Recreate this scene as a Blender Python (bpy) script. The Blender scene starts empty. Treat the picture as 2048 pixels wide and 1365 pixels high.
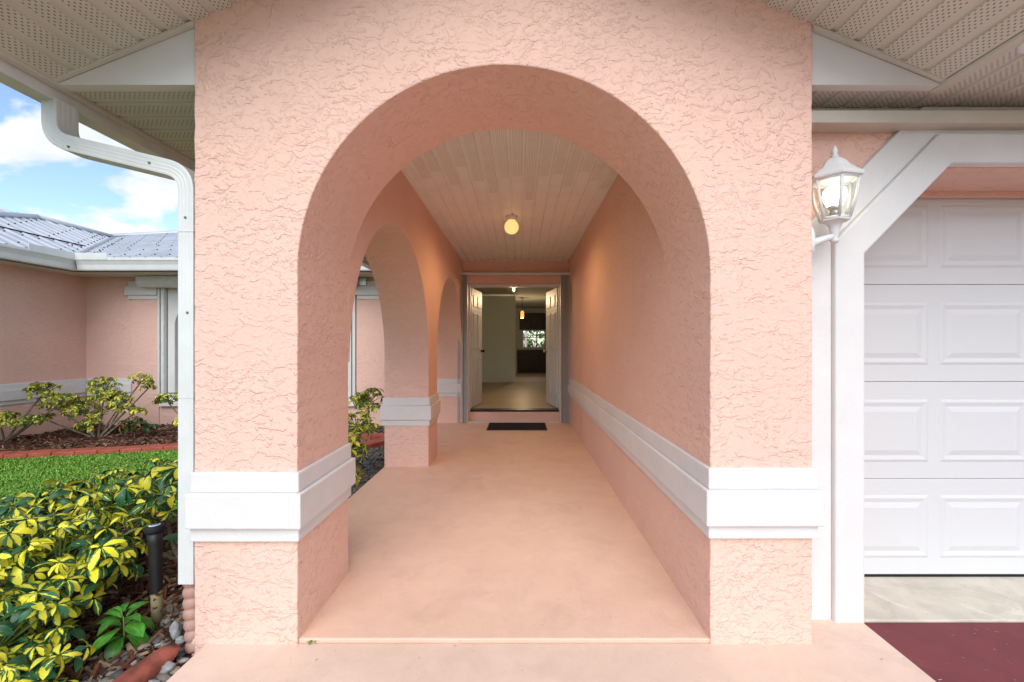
import bpy, bmesh, math, random
from mathutils import Vector, Matrix, noise
R = math.radians
random.seed(7)
scene = bpy.context.scene
COL = scene.collection

# ------------------------------------------------------------------ camera
CH = 1.24                                   # lens height above the porch walkway
F = 910.0                                   # focal length in photo pixels (2048 wide)
VX, VY = 1040.0, 692.0                      # vanishing point of the porch
cam = bpy.data.cameras.new('camera')
cam.sensor_width = 36.0
cam.lens = 36.0 * F / 2048.0
cam.shift_x = -(VX - 1024.0) / 2048.0
cam.shift_y = (VY - 682.5) / 2048.0
cam.clip_start = 0.05
cam.clip_end = 2000
camo = bpy.data.objects.new('camera', cam)
COL.objects.link(camo)
camo.location = (0, 0, CH)
camo.rotation_euler = (R(90), 0, 0)
scene.camera = camo

# ------------------------------------------------------------------ light
SUN_ELEV, SUN_AZ = 42.0, 182.0              # azimuth clockwise from +Y (behind the camera, to its left)
SKY_STRENGTH = 0.115
SUN_STRENGTH = 1.25
EXPOSURE = 1.12
world = bpy.data.worlds.new('World')
scene.world = world
world.use_nodes = True
wn, wl = world.node_tree.nodes, world.node_tree.links
wn.clear()
w_out = wn.new('ShaderNodeOutputWorld')
w_bg = wn.new('ShaderNodeBackground')
w_bg.inputs['Strength'].default_value = SKY_STRENGTH
sky = wn.new('ShaderNodeTexSky')
sky.sky_type = 'NISHITA'
sky.sun_disc = False
sky.sun_elevation = R(SUN_ELEV)
sky.sun_rotation = R(SUN_AZ)
sky.air_density = 1.0
sky.dust_density = 0.6
sky.ozone_density = 1.6
w_tc = wn.new('ShaderNodeTexCoord')
w_sep = wn.new('ShaderNodeSeparateXYZ')
wl.new(w_tc.outputs['Generated'], w_sep.inputs[0])


def wmath(op, a, b=None):
    n = wn.new('ShaderNodeMath')
    n.operation = op
    for i, v in enumerate((a, b)):
        if v is None:
            continue
        if isinstance(v, (int, float)):
            n.inputs[i].default_value = v
        else:
            wl.new(v, n.inputs[i])
    return n.outputs[0]


w_cmb = wn.new('ShaderNodeCombineXYZ')
wl.new(w_sep.outputs[0], w_cmb.inputs[0])
wl.new(w_sep.outputs[1], w_cmb.inputs[1])
wl.new(wmath('MULTIPLY', w_sep.outputs[2], 1.9), w_cmb.inputs[2])
c_noise = wn.new('ShaderNodeTexNoise')
c_noise.inputs['Scale'].default_value = 4.2
c_noise.inputs['Detail'].default_value = 9
c_noise.inputs['Roughness'].default_value = 0.55
c_noise.inputs['Distortion'].default_value = 0.25
wl.new(w_cmb.outputs[0], c_noise.inputs['Vector'])
c_ramp = wn.new('ShaderNodeValToRGB')
c_ramp.color_ramp.elements[0].position = 0.48
c_ramp.color_ramp.elements[1].position = 0.54
wl.new(c_noise.outputs[0], c_ramp.inputs[0])
s_noise = wn.new('ShaderNodeTexNoise')
s_noise.inputs['Scale'].default_value = 9.0
s_noise.inputs['Detail'].default_value = 6
wl.new(w_cmb.outputs[0], s_noise.inputs['Vector'])
s_ramp = wn.new('ShaderNodeValToRGB')
s_ramp.color_ramp.elements[0].position = 0.35
s_ramp.color_ramp.elements[0].color = (3.2, 3.5, 4.1, 1)
s_ramp.color_ramp.elements[1].position = 0.6
s_ramp.color_ramp.elements[1].color = (4.3, 4.4, 4.6, 1)
wl.new(s_noise.outputs[0], s_ramp.inputs[0])
w_mix = wn.new('ShaderNodeMix')
w_mix.data_type = 'RGBA'
wl.new(c_ramp.outputs[0], w_mix.inputs['Factor'])
wl.new(sky.outputs[0], w_mix.inputs['A'])
wl.new(s_ramp.outputs[0], w_mix.inputs['B'])
wl.new(w_mix.outputs['Result'], w_bg.inputs['Color'])
wl.new(w_bg.outputs[0], w_out.inputs[0])

sun = bpy.data.lights.new('sun', 'SUN')
sun.energy = SUN_STRENGTH
sun.angle = R(50)
sun.color = (1.0, 0.98, 0.95)
suno = bpy.data.objects.new('sun', sun)
COL.objects.link(suno)
sd = Vector((math.sin(R(SUN_AZ)) * math.cos(R(SUN_ELEV)), math.cos(R(SUN_AZ)) * math.cos(R(SUN_ELEV)), math.sin(R(SUN_ELEV))))
suno.rotation_euler = sd.to_track_quat('Z', 'Y').to_euler()
suno.location = (0, 0, 12)
scene.view_settings.view_transform = 'Standard'
scene.view_settings.look = 'None'
scene.view_settings.exposure = EXPOSURE
scene.view_settings.gamma = 1
scene.view_settings.use_curve_mapping = False
scene.cycles.max_bounces = 10
scene.cycles.diffuse_bounces = 6
scene.cycles.sample_clamp_indirect = 8


# ------------------------------------------------------------------ helpers
def tag(o, label=None, cat=None, group=None, kind=None):
    for k, v in (('label', label), ('category', cat), ('group', group), ('kind', kind)):
        if v:
            o[k] = v
    return o


def empty(name, loc=(0, 0, 0), label=None, cat=None, group=None):
    o = bpy.data.objects.new(name, None)
    COL.objects.link(o)
    o.location = loc
    o.empty_display_size = 0.1
    return tag(o, label, cat, group)


def pix(px, py, d):
    """a photo pixel at depth d"""
    return Vector(((px - VX) * d / F, d, CH + (VY - py) * d / F))


class MB:
    def __init__(s):
        s.v, s.f, s.uv, s.mi, s.sm = [], [], [], [], []

    def face(s, idx, uv=None, mi=0, sm=False):
        s.f.append(tuple(idx))
        s.uv.append(uv)
        s.mi.append(mi)
        s.sm.append(sm)

    def box(s, x0, x1, y0, y1, z0, z1, mi=0):
        b = len(s.v)
        s.v += [(x0, y0, z0), (x1, y0, z0), (x1, y1, z0), (x0, y1, z0), (x0, y0, z1), (x1, y0, z1), (x1, y1, z1), (x0, y1, z1)]
        for q in ((0, 3, 2, 1), (4, 5, 6, 7), (0, 1, 5, 4), (1, 2, 6, 5), (2, 3, 7, 6), (3, 0, 4, 7)):
            s.face([b + i for i in q], mi=mi)
        return s

    def prism(s, poly, axis, a0, a1, mi=0, sm=False):
        def P(p, a):
            return {'y': (p[0], a, p[1]), 'x': (a, p[0], p[1]), 'z': (p[0], p[1], a)}[axis]
        b, n = len(s.v), len(poly)
        s.v += [P(p, a0) for p in poly] + [P(p, a1) for p in poly]
        s.face(range(b, b + n), mi=mi)
        s.face(range(b + 2 * n - 1, b + n - 1, -1), mi=mi)
        for i in range(n):
            j = (i + 1) % n
            s.face((b + i, b + n + i, b + n + j, b + j), mi=mi, sm=sm)
        return s

    def quad(s, a, b, c, d, mi=0, uv=None):
        k = len(s.v)
        s.v += [tuple(a), tuple(b), tuple(c), tuple(d)]
        s.face((k, k + 1, k + 2, k + 3), mi=mi, uv=uv)
        return s

    def sweep(s, path, prof, up=(0, 1, 0), closed_ends=True, mi=0, sm=True, scales=None):
        """profile (u, v) swept along path; v axis stays near up"""
        path = [Vector(p) for p in path]
        b, n = len(s.v), len(prof)
        up = Vector(up)
        for i, p in enumerate(path):
            t = (path[min(i + 1, len(path) - 1)] - path[max(i - 1, 0)]).normalized()
            side = t.cross(up)
            if side.length < 1e-5:
                side = t.cross(Vector((1, 0, 0)))
            side.normalize()
            w = side.cross(t).normalized()
            k = scales[i] if scales else 1.0
            s.v += [tuple(p + side * (u * k) + w * (v * k)) for u, v in prof]
        for i in range(len(path) - 1):
            for j in range(n):
                k = (j + 1) % n
                s.face((b + i * n + j, b + i * n + k, b + (i + 1) * n + k, b + (i + 1) * n + j), mi=mi, sm=sm)
        if closed_ends:
            s.face(range(b, b + n), mi=mi)
            e = b + (len(path) - 1) * n
            s.face(range(e + n - 1, e - 1, -1), mi=mi)
        return s

    def tube(s, path, r, n=8, mi=0, radii=None, up=(0.31, 0.2, 0.93)):
        prof = [(math.cos(2 * math.pi * i / n), math.sin(2 * math.pi * i / n)) for i in range(n)]
        return s.sweep(path, prof, up=up, mi=mi, scales=radii or [r] * len(path))

    def lathe(s, prof, c=(0, 0, 0), n=24, mi=0, sm=True, phase=0.0):
        """prof: (r, z) bottom to top about a vertical axis at c"""
        b = len(s.v)
        for r, z in prof:
            for i in range(n):
                a = 2 * math.pi * i / n + phase
                s.v.append((c[0] + r * math.cos(a), c[1] + r * math.sin(a), c[2] + z))
        for k in range(len(prof) - 1):
            for i in range(n):
                j = (i + 1) % n
                s.face((b + k * n + i, b + k * n + j, b + (k + 1) * n + j, b + (k + 1) * n + i), mi=mi, sm=sm)
        s.face(range(b + n - 1, b - 1, -1), mi=mi)
        e = b + (len(prof) - 1) * n
        s.face(range(e, e + n), mi=mi)
        return s

    def mesh(s, name, mats, recalc=True):
        me = bpy.data.meshes.new(name)
        me.from_pydata(s.v, [], s.f)
        for m in (mats if isinstance(mats, (list, tuple)) else [mats]):
            me.materials.append(m)
        if any(s.mi):
            me.polygons.foreach_set('material_index', s.mi)
        me.polygons.foreach_set('use_smooth', s.sm)
        if any(u is not None for u in s.uv):
            ul = me.uv_layers.new(name='UVMap')
            for p, u in zip(me.polygons, s.uv):
                if u is not None:
                    for li, q in zip(p.loop_indices, u):
                        ul.data[li].uv = q
        if recalc:
            bm = bmesh.new()
            bm.from_mesh(me)
            bmesh.ops.recalc_face_normals(bm, faces=bm.faces)
            bm.to_mesh(me)
            bm.free()
        me.update()
        return me

    def build(s, name, mats, parent=None, bevel=0.0, seg=2, recalc=True):
        o = bpy.data.objects.new(name, s.mesh(name, mats, recalc))
        COL.objects.link(o)
        if parent is not None:
            o.parent = parent
        if bevel:
            m = o.modifiers.new('bevel', 'BEVEL')
            m.width = bevel
            m.segments = seg
            m.limit_method = 'ANGLE'
            m.angle_limit = R(35)
        return o


def linked(name, me, parent=None, mat=None):
    o = bpy.data.objects.new(name, me)
    COL.objects.link(o)
    if parent is not None:
        o.parent = parent
    if mat is not None:
        o.matrix_local = mat
    return o


def rough_poly(poly, step=0.03, amp=0.0025, seed=0.0, closed=True):
    """resample a polygon's edges and wobble them a little, as trowelled arrises are"""
    out = []
    n = len(poly)
    for i in range(n):
        a, b = Vector(poly[i]), Vector(poly[(i + 1) % n])
        L = (b - a).length
        k = max(1, int(L / step))
        nrm = Vector((-(b - a).y, (b - a).x)).normalized() if L > 1e-6 else Vector((0, 0))
        for j in range(k):
            p = a.lerp(b, j / k)
            w = noise.noise(Vector((p.x * 22 + seed, p.y * 22, seed))) * amp + noise.noise(Vector((p.x * 70 + seed, p.y * 70, seed + 9))) * amp * 0.5
            out.append(tuple(p + nrm * w) if j else tuple(p))
    return out


def arch_pts(c, rx, rz, zs, n=40, rev=False):
    p = [(c + rx * math.cos(math.pi * i / n), zs + rz * math.sin(math.pi * i / n)) for i in range(n + 1)]
    return p[::-1] if rev else p


# ------------------------------------------------------------------ materials
class NT:
    def __init__(s, name):
        s.m = bpy.data.materials.new(name)
        s.m.use_nodes = True
        s.n, s.l = s.m.node_tree.nodes, s.m.node_tree.links
        s.b = s.n['Principled BSDF']
        s.out = s.n['Material Output']

    def new(s, t, **kw):
        n = s.n.new(t)
        for k, v in kw.items():
            setattr(n, k, v)
        return n

    def set(s, sock, v):
        if isinstance(v, bpy.types.NodeSocket):
            s.l.new(v, sock)
        else:
            sock.default_value = v

    def math(s, op, a, b=None, c=None, clamp=False):
        n = s.new('ShaderNodeMath', operation=op, use_clamp=clamp)
        for i, v in enumerate((a, b, c)):
            if v is not None:
                s.set(n.inputs[i], v)
        return n.outputs[0]

    def coord(s, kind='Object', scale=(1, 1, 1)):
        tc = s.new('ShaderNodeTexCoord')
        if scale == (1, 1, 1):
            return tc.outputs[kind]
        mp = s.new('ShaderNodeMapping')
        mp.inputs['Scale'].default_value = scale
        s.l.new(tc.outputs[kind], mp.inputs[0])
        return mp.outputs[0]

    def noise(s, vec, scale, detail=4, rough=0.55, dist=0.0):
        n = s.new('ShaderNodeTexNoise')
        n.inputs['Scale'].default_value = scale
        n.inputs['Detail'].default_value = detail
        n.inputs['Roughness'].default_value = rough
        n.inputs['Distortion'].default_value = dist
        if vec is not None:
            s.l.new(vec, n.inputs['Vector'])
        return n.outputs[0]

    def ramp(s, fac, stops, interp='LINEAR'):
        n = s.new('ShaderNodeValToRGB')
        n.color_ramp.interpolation = interp
        el = n.color_ramp.elements
        while len(el) < len(stops):
            el.new(0.5)
        for e, (p, c) in zip(el, stops):
            e.position = p
            e.color = c if len(c) == 4 else (*c, 1)
        s.l.new(fac, n.inputs[0])
        return n.outputs[0]

    def range(s, v, a, b, c=0.0, d=1.0, smooth=False):
        n = s.new('ShaderNodeMapRange', interpolation_type='SMOOTHSTEP' if smooth else 'LINEAR')
        s.l.new(v, n.inputs[0])
        for i, q in enumerate((a, b, c, d)):
            n.inputs[1 + i].default_value = q
        return n.outputs[0]

    def mix(s, fac, a, b, mode='MIX'):
        n = s.new('ShaderNodeMix', data_type='RGBA', blend_type=mode)
        s.set(n.inputs['Factor'], fac)
        for k, v in (('A', a), ('B', b)):
            s.set(n.inputs[k], v if isinstance(v, bpy.types.NodeSocket) else ((*v, 1) if len(v) == 3 else v))
        return n.outputs['Result']

    def bump(s, h, dist, strength=1.0):
        n = s.new('ShaderNodeBump')
        n.inputs['Strength'].default_value = strength
        n.inputs['Distance'].default_value = dist
        s.l.new(h, n.inputs['Height'])
        s.l.new(n.outputs[0], s.b.inputs['Normal'])

    def base(s, v, rough=0.7, spec=0.4, metal=0.0):
        s.set(s.b.inputs['Base Color'], v if isinstance(v, bpy.types.NodeSocket) else (*v, 1))
        s.set(s.b.inputs['Roughness'], rough)
        s.b.inputs['Specular IOR Level'].default_value = spec
        s.b.inputs['Metallic'].default_value = metal
        return s.m


def plain(name, col, rough=0.6, spec=0.4, metal=0.0, var=0.06, scale=6.0, grain=0.0, gs=60.0):
    t = NT(name)
    n = t.noise(t.coord(), scale, 5)
    c = t.mix(t.range(n, 0.3, 0.7), tuple(x * (1 - var) for x in col), tuple(min(1, x * (1 + var)) for x in col))
    if grain:
        t.bump(t.noise(t.coord(), gs, 3), grain)
    return t.base(c, rough, spec, metal)


def make_stucco(name, col, scale=21.0, depth=0.0025):
    t = NT(name)
    v = t.coord()
    wob = t.new('ShaderNodeTexNoise')
    wob.inputs['Scale'].default_value = 9.0
    wob.inputs['Detail'].default_value = 3
    t.l.new(v, wob.inputs['Vector'])
    vm = t.new('ShaderNodeVectorMath', operation='MULTIPLY_ADD')
    t.l.new(wob.outputs['Color'], vm.inputs[0])
    vm.inputs[1].default_value = (0.09, 0.09, 0.09)
    t.l.new(v, vm.inputs[2])
    w = vm.outputs[0]
    def shift(vec, off):
        q = t.new('ShaderNodeVectorMath', operation='MULTIPLY_ADD')
        t.l.new(vec, q.inputs[0])
        q.inputs[1].default_value = (1.0, 1.0, 1.55)
        q.inputs[2].default_value = off
        return q.outputs[0]

    def flake(sc, lo, hi, d):
        # raised lip where the knocked-down plaster ends: plateau minus the same plateau a little lower
        a = t.range(t.noise(shift(w, (0, 0, 0)), sc, 3.0, 0.55, 0.3), lo, hi, smooth=True)
        b = t.range(t.noise(shift(w, (d * 0.35, d * 0.35, -d)), sc, 3.0, 0.55, 0.3), lo, hi, smooth=True)
        return t.math('MAXIMUM', t.math('SUBTRACT', a, b), 0.0), a
    f1, a1 = flake(scale, 0.50, 0.58, 0.016)
    f2, a2 = flake(scale * 1.9, 0.52, 0.60, 0.011)
    fine = t.noise(v, 190, 3)
    patch = t.range(t.noise(v, 4.5, 4, 0.6), 0.36, 0.60, 0.35, 1.0)
    patch2 = t.range(t.noise(v, 2.6, 3, 0.6), 0.38, 0.60, 0.25, 1.0)
    h = t.math('ADD', t.math('MULTIPLY', f1, patch), t.math('MULTIPLY', t.math('MULTIPLY', f2, 0.7), patch2))
    h = t.math('ADD', h, t.math('MULTIPLY', a1, 0.25))
    h = t.math('ADD', h, t.math('MULTIPLY', fine, 0.14))
    t.bump(h, depth)
    big = t.range(t.noise(v, 1.3, 5, 0.6), 0.3, 0.7)
    c = t.mix(big, tuple(x * 0.93 for x in col), tuple(min(1, x * 1.04) for x in col))
    mott = t.range(t.noise(v, 38, 4), 0.3, 0.7)
    c = t.mix(t.math('MULTIPLY', mott, 0.12), c, (col[0] * 1.05, col[1] * 1.14, col[2] * 1.2))
    streak = t.range(t.noise(t.coord('Object', (9, 9, 0.7)), 1.0, 5, 0.6), 0.56, 0.75)
    c = t.mix(t.math('MULTIPLY', streak, 0.10), c, (col[0] * 0.72, col[1] * 0.70, col[2] * 0.70))
    return t.base(c, 0.75, 0.3)


PINK = (0.81, 0.53, 0.43)
M = {}
M['stucco'] = make_stucco('pink_stucco', PINK)
M['stucco_far'] = make_stucco('pink_stucco_garden_wall', (0.79, 0.52, 0.43), 18.0, 0.0026)
M['white_stucco'] = plain('white_stucco_trim', (0.70, 0.69, 0.675), 0.65, 0.35, var=0.03, grain=0.0012, gs=90)
M['white'] = plain('white_paint', (0.68, 0.68, 0.67), 0.45, 0.4, var=0.03)
M['vinyl'] = plain('off_white_vinyl', (0.58, 0.55, 0.48), 0.45, 0.4, var=0.05)
M['metal_white'] = plain('white_aluminium', (0.66, 0.68, 0.66), 0.35, 0.5, var=0.05, scale=9)
M['steel'] = plain('grey_steel', (0.45, 0.46, 0.46), 0.35, 0.5, 0.7, var=0.08)
M['black'] = plain('black_rubber', (0.012, 0.012, 0.013), 0.7, 0.3, var=0.2)
M['dark_bronze'] = plain('dark_bronze', (0.03, 0.025, 0.02), 0.35, 0.5, 0.6)
M['brass'] = plain('brushed_nickel', (0.6, 0.55, 0.48), 0.3, 0.5, 1.0)


def make_perforated(name, col, dark=0.04):
    """soffit vinyl with punched slots; u = metres across the strip, v = metres along it"""
    t = NT(name)
    uv = t.new('ShaderNodeUVMap')
    sp = t.new('ShaderNodeSeparateXYZ')
    t.l.new(uv.outputs[0], sp.inputs[0])
    u, v = sp.outputs[0], sp.outputs[1]
    cu = t.math('FRACT', t.math('DIVIDE', u, 0.0118))
    row = t.math('FLOOR', t.math('DIVIDE', u, 0.0118))
    cv = t.math('FRACT', t.math('ADD', t.math('DIVIDE', v, 0.0215), t.math('MULTIPLY', row, 0.5)))
    a = t.math('LESS_THAN', t.math('ABSOLUTE', t.math('SUBTRACT', cu, 0.5)), 0.145)
    b = t.math('LESS_THAN', t.math('ABSOLUTE', t.math('SUBTRACT', cv, 0.5)), 0.19)
    i = t.math('MULTIPLY', t.math('GREATER_THAN', u, 0.0118), t.math('LESS_THAN', u, 0.0826))
    hole = t.math('MULTIPLY', t.math('MULTIPLY', a, b), i)
    base = t.mix(t.range(t.noise(t.coord(), 5, 5), 0.3, 0.7), tuple(x * 0.93 for x in col), col)
    c = t.mix(hole, base, (dark, dark * 0.88, dark * 0.75))
    return t.base(c, t.math('ADD', 0.45, t.math('MULTIPLY', hole, 0.5)), 0.35)


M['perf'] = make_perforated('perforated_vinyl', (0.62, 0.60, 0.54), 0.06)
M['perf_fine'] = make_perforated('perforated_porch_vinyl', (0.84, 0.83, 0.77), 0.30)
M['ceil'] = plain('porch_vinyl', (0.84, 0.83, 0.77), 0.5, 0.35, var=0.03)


def make_floor(name, col, col2, stain=0.25, rough=0.5):
    t = NT(name)
    v = t.coord()
    a = t.range(t.noise(v, 1.1, 5, 0.6), 0.35, 0.68)
    b = t.range(t.noise(v, 5.5, 6, 0.65, 0.6), 0.42, 0.75)
    c = t.mix(a, col, col2)
    c = t.mix(t.math('MULTIPLY', b, stain), c, tuple(x * 0.78 for x in col))
    blot = t.range(t.noise(v, 2.4, 7, 0.7, 1.2), 0.53, 0.66)
    c = t.mix(t.math('MULTIPLY', blot, stain * 0.55), c, tuple(x * 0.66 for x in col))
    worn = t.range(t.noise(v, 3.1, 7, 0.72, 0.8), 0.60, 0.68)
    c = t.mix(t.math('MULTIPLY', worn, stain * 0.6), c, tuple(min(1.0, x * 1.12 + 0.03) for x in col2))
    scuff = t.range(t.noise(t.coord('Object', (40, 3, 1)), 1.0, 5, 0.7, 0.5), 0.66, 0.74)
    c = t.mix(t.math('MULTIPLY', scuff, stain * 0.5), c, tuple(x * 0.55 for x in col))
    sp = t.range(t.noise(v, 75, 2), 0.69, 0.74)
    c = t.mix(t.math('MULTIPLY', sp, 0.4), c, tuple(x * 0.4 for x in col))
    h = t.math('ADD', t.noise(v, 14, 7, 0.65), t.math('MULTIPLY', t.noise(v, 220, 2), 0.35))
    t.bump(h, 0.0022)
    return t.base(c, t.math('ADD', rough, t.math('MULTIPLY', a, 0.15)), 0.35)


M['porch_floor'] = make_floor('painted_porch_concrete', (0.74, 0.50, 0.37), (0.79, 0.555, 0.425), 0.4)
M['walk'] = make_floor('painted_walkway_concrete', (0.71, 0.525, 0.415), (0.77, 0.58, 0.47), 0.4, 0.6)
M['drive'] = make_floor('painted_driveway', (0.165, 0.032, 0.038), (0.205, 0.042, 0.048), 0.6, 0.55)
M['apron'] = make_floor('bare_concrete', (0.60, 0.545, 0.45), (0.70, 0.65, 0.56), 0.8, 0.8)


def make_garage():
    t = NT('garage_door_paint')
    v = t.coord('Object', (3, 3, 60))
    n = t.noise(v, 6, 4, 0.6, 0.4)
    t.bump(n, 0.0009)
    return t.base((0.65, 0.65, 0.65), 0.42, 0.4)


M['garage'] = make_garage()


def make_roofmetal():
    t = NT('galvalume_roof')
    v = t.coord()
    n = t.range(t.noise(v, 2.2, 6, 0.6), 0.3, 0.7)
    c = t.mix(n, (0.44, 0.46, 0.50), (0.58, 0.60, 0.63))
    s = t.range(t.noise(t.coord('Object', (1, 1, 8)), 9, 4), 0.55, 0.75)
    c = t.mix(t.math('MULTIPLY', s, 0.35), c, (0.30, 0.31, 0.33))
    return t.base(c, 0.42, 0.5, 0.35)


M['roof'] = make_roofmetal()


def make_leaf(name, green, yellow, lo, hi, rough=0.36, trans=0.18):
    """variegated leaf: uv.x across, uv.y along, attribute rnd per leaf"""
    t = NT(name)
    uv = t.new('ShaderNodeUVMap')
    sp = t.new('ShaderNodeSeparateXYZ')
    t.l.new(uv.outputs[0], sp.inputs[0])
    at = t.new('ShaderNodeAttribute', attribute_name='rnd')
    rnd = at.outputs['Fac']
    cb = t.new('ShaderNodeCombineXYZ')
    t.l.new(t.math('MULTIPLY', sp.outputs[0], 3.2), cb.inputs[0])
    t.l.new(t.math('MULTIPLY', sp.outputs[1], 2.0), cb.inputs[1])
    t.l.new(t.math('MULTIPLY', rnd, 57.0), cb.inputs[2])
    n = t.noise(cb.outputs[0], 1.6, 4, 0.65)
    across = t.math('ABSOLUTE', t.math('SUBTRACT', t.math('MULTIPLY', sp.outputs[0], 2), 1.0))
    e = t.math('ADD', across, t.math('MULTIPLY', t.math('SUBTRACT', n, 0.5), 1.7))
    thr = t.range(t.math('FRACT', t.math('MULTIPLY', rnd, 13.7)), 0, 1, lo, hi)
    f = t.range(t.math('SUBTRACT', thr, e), -0.04, 0.06)
    tone = t.range(t.math('FRACT', t.math('MULTIPLY', rnd, 31.3)), 0, 1, 0.6, 1.25)
    g = t.mix(t.range(n, 0.4, 0.62), green, tuple(x * 1.7 for x in green))
    vein = t.math('LESS_THAN', across, 0.06)
    g = t.mix(t.math('MULTIPLY', vein, 0.4), g, tuple(min(1, x * 3) for x in green))
    y = t.mix(t.range(n, 0.3, 0.7), yellow, (yellow[0] * 0.9, yellow[1] * 1.02, yellow[2] * 1.9))
    c = t.mix(f, g, y)
    c = t.mix(1.0, c, tone, 'MULTIPLY') if False else c
    br = t.math('MULTIPLY', t.range(t.noise(cb.outputs[0], 3.5, 4, 0.7), 0.60, 0.66), t.math('GREATER_THAN', t.math('FRACT', t.math('MULTIPLY', rnd, 7.3)), 0.78))
    c = t.mix(t.math('MULTIPLY', br, 0.8), c, (0.16, 0.09, 0.03))
    hs = t.new('ShaderNodeHueSaturation')
    t.l.new(c, hs.inputs['Color'])
    t.l.new(tone, hs.inputs['Value'])
    t.base(hs.outputs[0], rough, 0.3)
    tr = t.new('ShaderNodeBsdfTranslucent')
    t.l.new(hs.outputs[0], tr.inputs[0])
    mx = t.new('ShaderNodeMixShader')
    mx.inputs[0].default_value = trans
    t.l.new(t.b.outputs[0], mx.inputs[1])
    t.l.new(tr.outputs[0], mx.inputs[2])
    t.l.new(mx.outputs[0], t.out.inputs[0])
    return t.m


M['varieg'] = make_leaf('variegated_leaf', (0.025, 0.095, 0.038), (0.86, 0.74, 0.035), -0.40, 1.25)
M['varieg_far'] = make_leaf('variegated_leaf_small', (0.045, 0.11, 0.03), (0.76, 0.65, 0.06), -0.1, 1.3, 0.45)
M['green_leaf'] = make_leaf('fresh_green_leaf', (0.055, 0.19, 0.022), (0.12, 0.32, 0.05), -0.9, -0.5, 0.32)
M['croton'] = make_leaf('croton_leaf', (0.018, 0.045, 0.015), (0.5, 0.07, 0.02), -0.9, 0.55, 0.32)
M['tree_leaf'] = make_leaf('garden_tree_leaf', (0.05, 0.12, 0.02), (0.16, 0.28, 0.05), -0.5, 0.4, 0.5, 0.3)
M['bark'] = plain('shrub_bark', (0.20, 0.16, 0.11), 0.85, 0.2, var=0.3, scale=30, grain=0.002, gs=80)
M['green_stem'] = plain('green_stem', (0.16, 0.22, 0.05), 0.6, 0.3, var=0.2)


def make_chips(name, cols, rough=0.9):
    t = NT(name)
    at = t.new('ShaderNodeAttribute', attribute_name='rnd')
    k = len(cols)
    c = t.ramp(at.outputs['Fac'], [(i / k, q) for i, q in enumerate(cols)], 'CONSTANT')
    n = t.range(t.noise(t.coord(), 45, 4), 0.25, 0.75, 0.7, 1.25)
    hs = t.new('ShaderNodeHueSaturation')
    t.l.new(c, hs.inputs['Color'])
    t.l.new(n, hs.inputs['Value'])
    t.bump(t.noise(t.coord(), 140, 3), 0.0015)
    return t.base(hs.outputs[0], rough, 0.3)


M['mulch'] = make_chips('mulch_chip', [(0.10, 0.034, 0.018), (0.065, 0.028, 0.017), (0.14, 0.05, 0.024), (0.04, 0.022, 0.015), (0.19, 0.105, 0.06), (0.09, 0.035, 0.02), (0.27, 0.19, 0.12)])
M['soil'] = plain('mulch_soil', (0.05, 0.025, 0.016), 0.95, 0.1, var=0.4, scale=25, grain=0.006, gs=70)
M['gravel'] = make_chips('river_gravel', [(0.13, 0.125, 0.115), (0.20, 0.18, 0.15), (0.085, 0.082, 0.08), (0.30, 0.26, 0.19), (0.16, 0.15, 0.135), (0.24, 0.215, 0.18), (0.38, 0.36, 0.33)], 0.6)
M['gravel_dark'] = make_chips('grey_gravel', [(0.10, 0.10, 0.10), (0.16, 0.15, 0.14), (0.065, 0.064, 0.064), (0.22, 0.20, 0.18), (0.13, 0.125, 0.12), (0.19, 0.165, 0.14)], 0.65)
M['pale_stone'] = plain('pale_stone', (0.27, 0.27, 0.265), 0.6, 0.4, var=0.2, scale=22, grain=0.002, gs=60)
M['grass'] = make_chips('lawn_blade', [(0.13, 0.29, 0.03), (0.17, 0.36, 0.04), (0.22, 0.44, 0.055), (0.14, 0.32, 0.03), (0.30, 0.50, 0.09), (0.09, 0.21, 0.025)], 0.5)
M['turf'] = plain('lawn_soil', (0.045, 0.10, 0.015), 0.95, 0.1, var=0.4, scale=18, grain=0.01, gs=60)
M['edging'] = plain('red_painted_edging', (0.36, 0.085, 0.052), 0.6, 0.35, var=0.22, scale=9, grain=0.002, gs=40)
M['curb'] = plain('worn_red_curb', (0.27, 0.075, 0.05), 0.7, 0.3, var=0.4, scale=14, grain=0.004, gs=35)
M['flex'] = plain('pink_painted_drain', (0.40, 0.235, 0.19), 0.55, 0.4, var=0.15, scale=20)


def glass(name, tint=(1, 1, 1), rough=0.02):
    t = NT(name)
    t.base(tint, rough, 0.5)
    tr = t.new('ShaderNodeBsdfTransparent')
    tr.inputs[0].default_value = (*tint, 1)
    gl = t.new('ShaderNodeBsdfGlossy')
    gl.inputs['Roughness'].default_value = rough
    lw = t.new('ShaderNodeLayerWeight')
    lw.inputs[0].default_value = 0.5
    fac = t.math('ADD', 0.045, t.math('MULTIPLY', t.math('POWER', lw.outputs['Facing'], 4.0), 0.7))
    mx = t.new('ShaderNodeMixShader')
    t.l.new(fac, mx.inputs[0])
    t.l.new(tr.outputs[0], mx.inputs[1])
    t.l.new(gl.outputs[0], mx.inputs[2])
    t.l.new(mx.outputs[0], t.out.inputs[0])
    return t.m


M['glass'] = glass('window_glass', (0.85, 0.88, 0.87))
M['lamp_glass'] = glass('lantern_glass', (0.94, 0.95, 0.90))


def emitter(name, col, strength, base=(0.8, 0.8, 0.8)):
    t = NT(name)
    t.b.inputs['Emission Color'].default_value = (*col, 1)
    t.b.inputs['Emission Strength'].default_value = strength
    return t.base(base, 0.3, 0.4)


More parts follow.
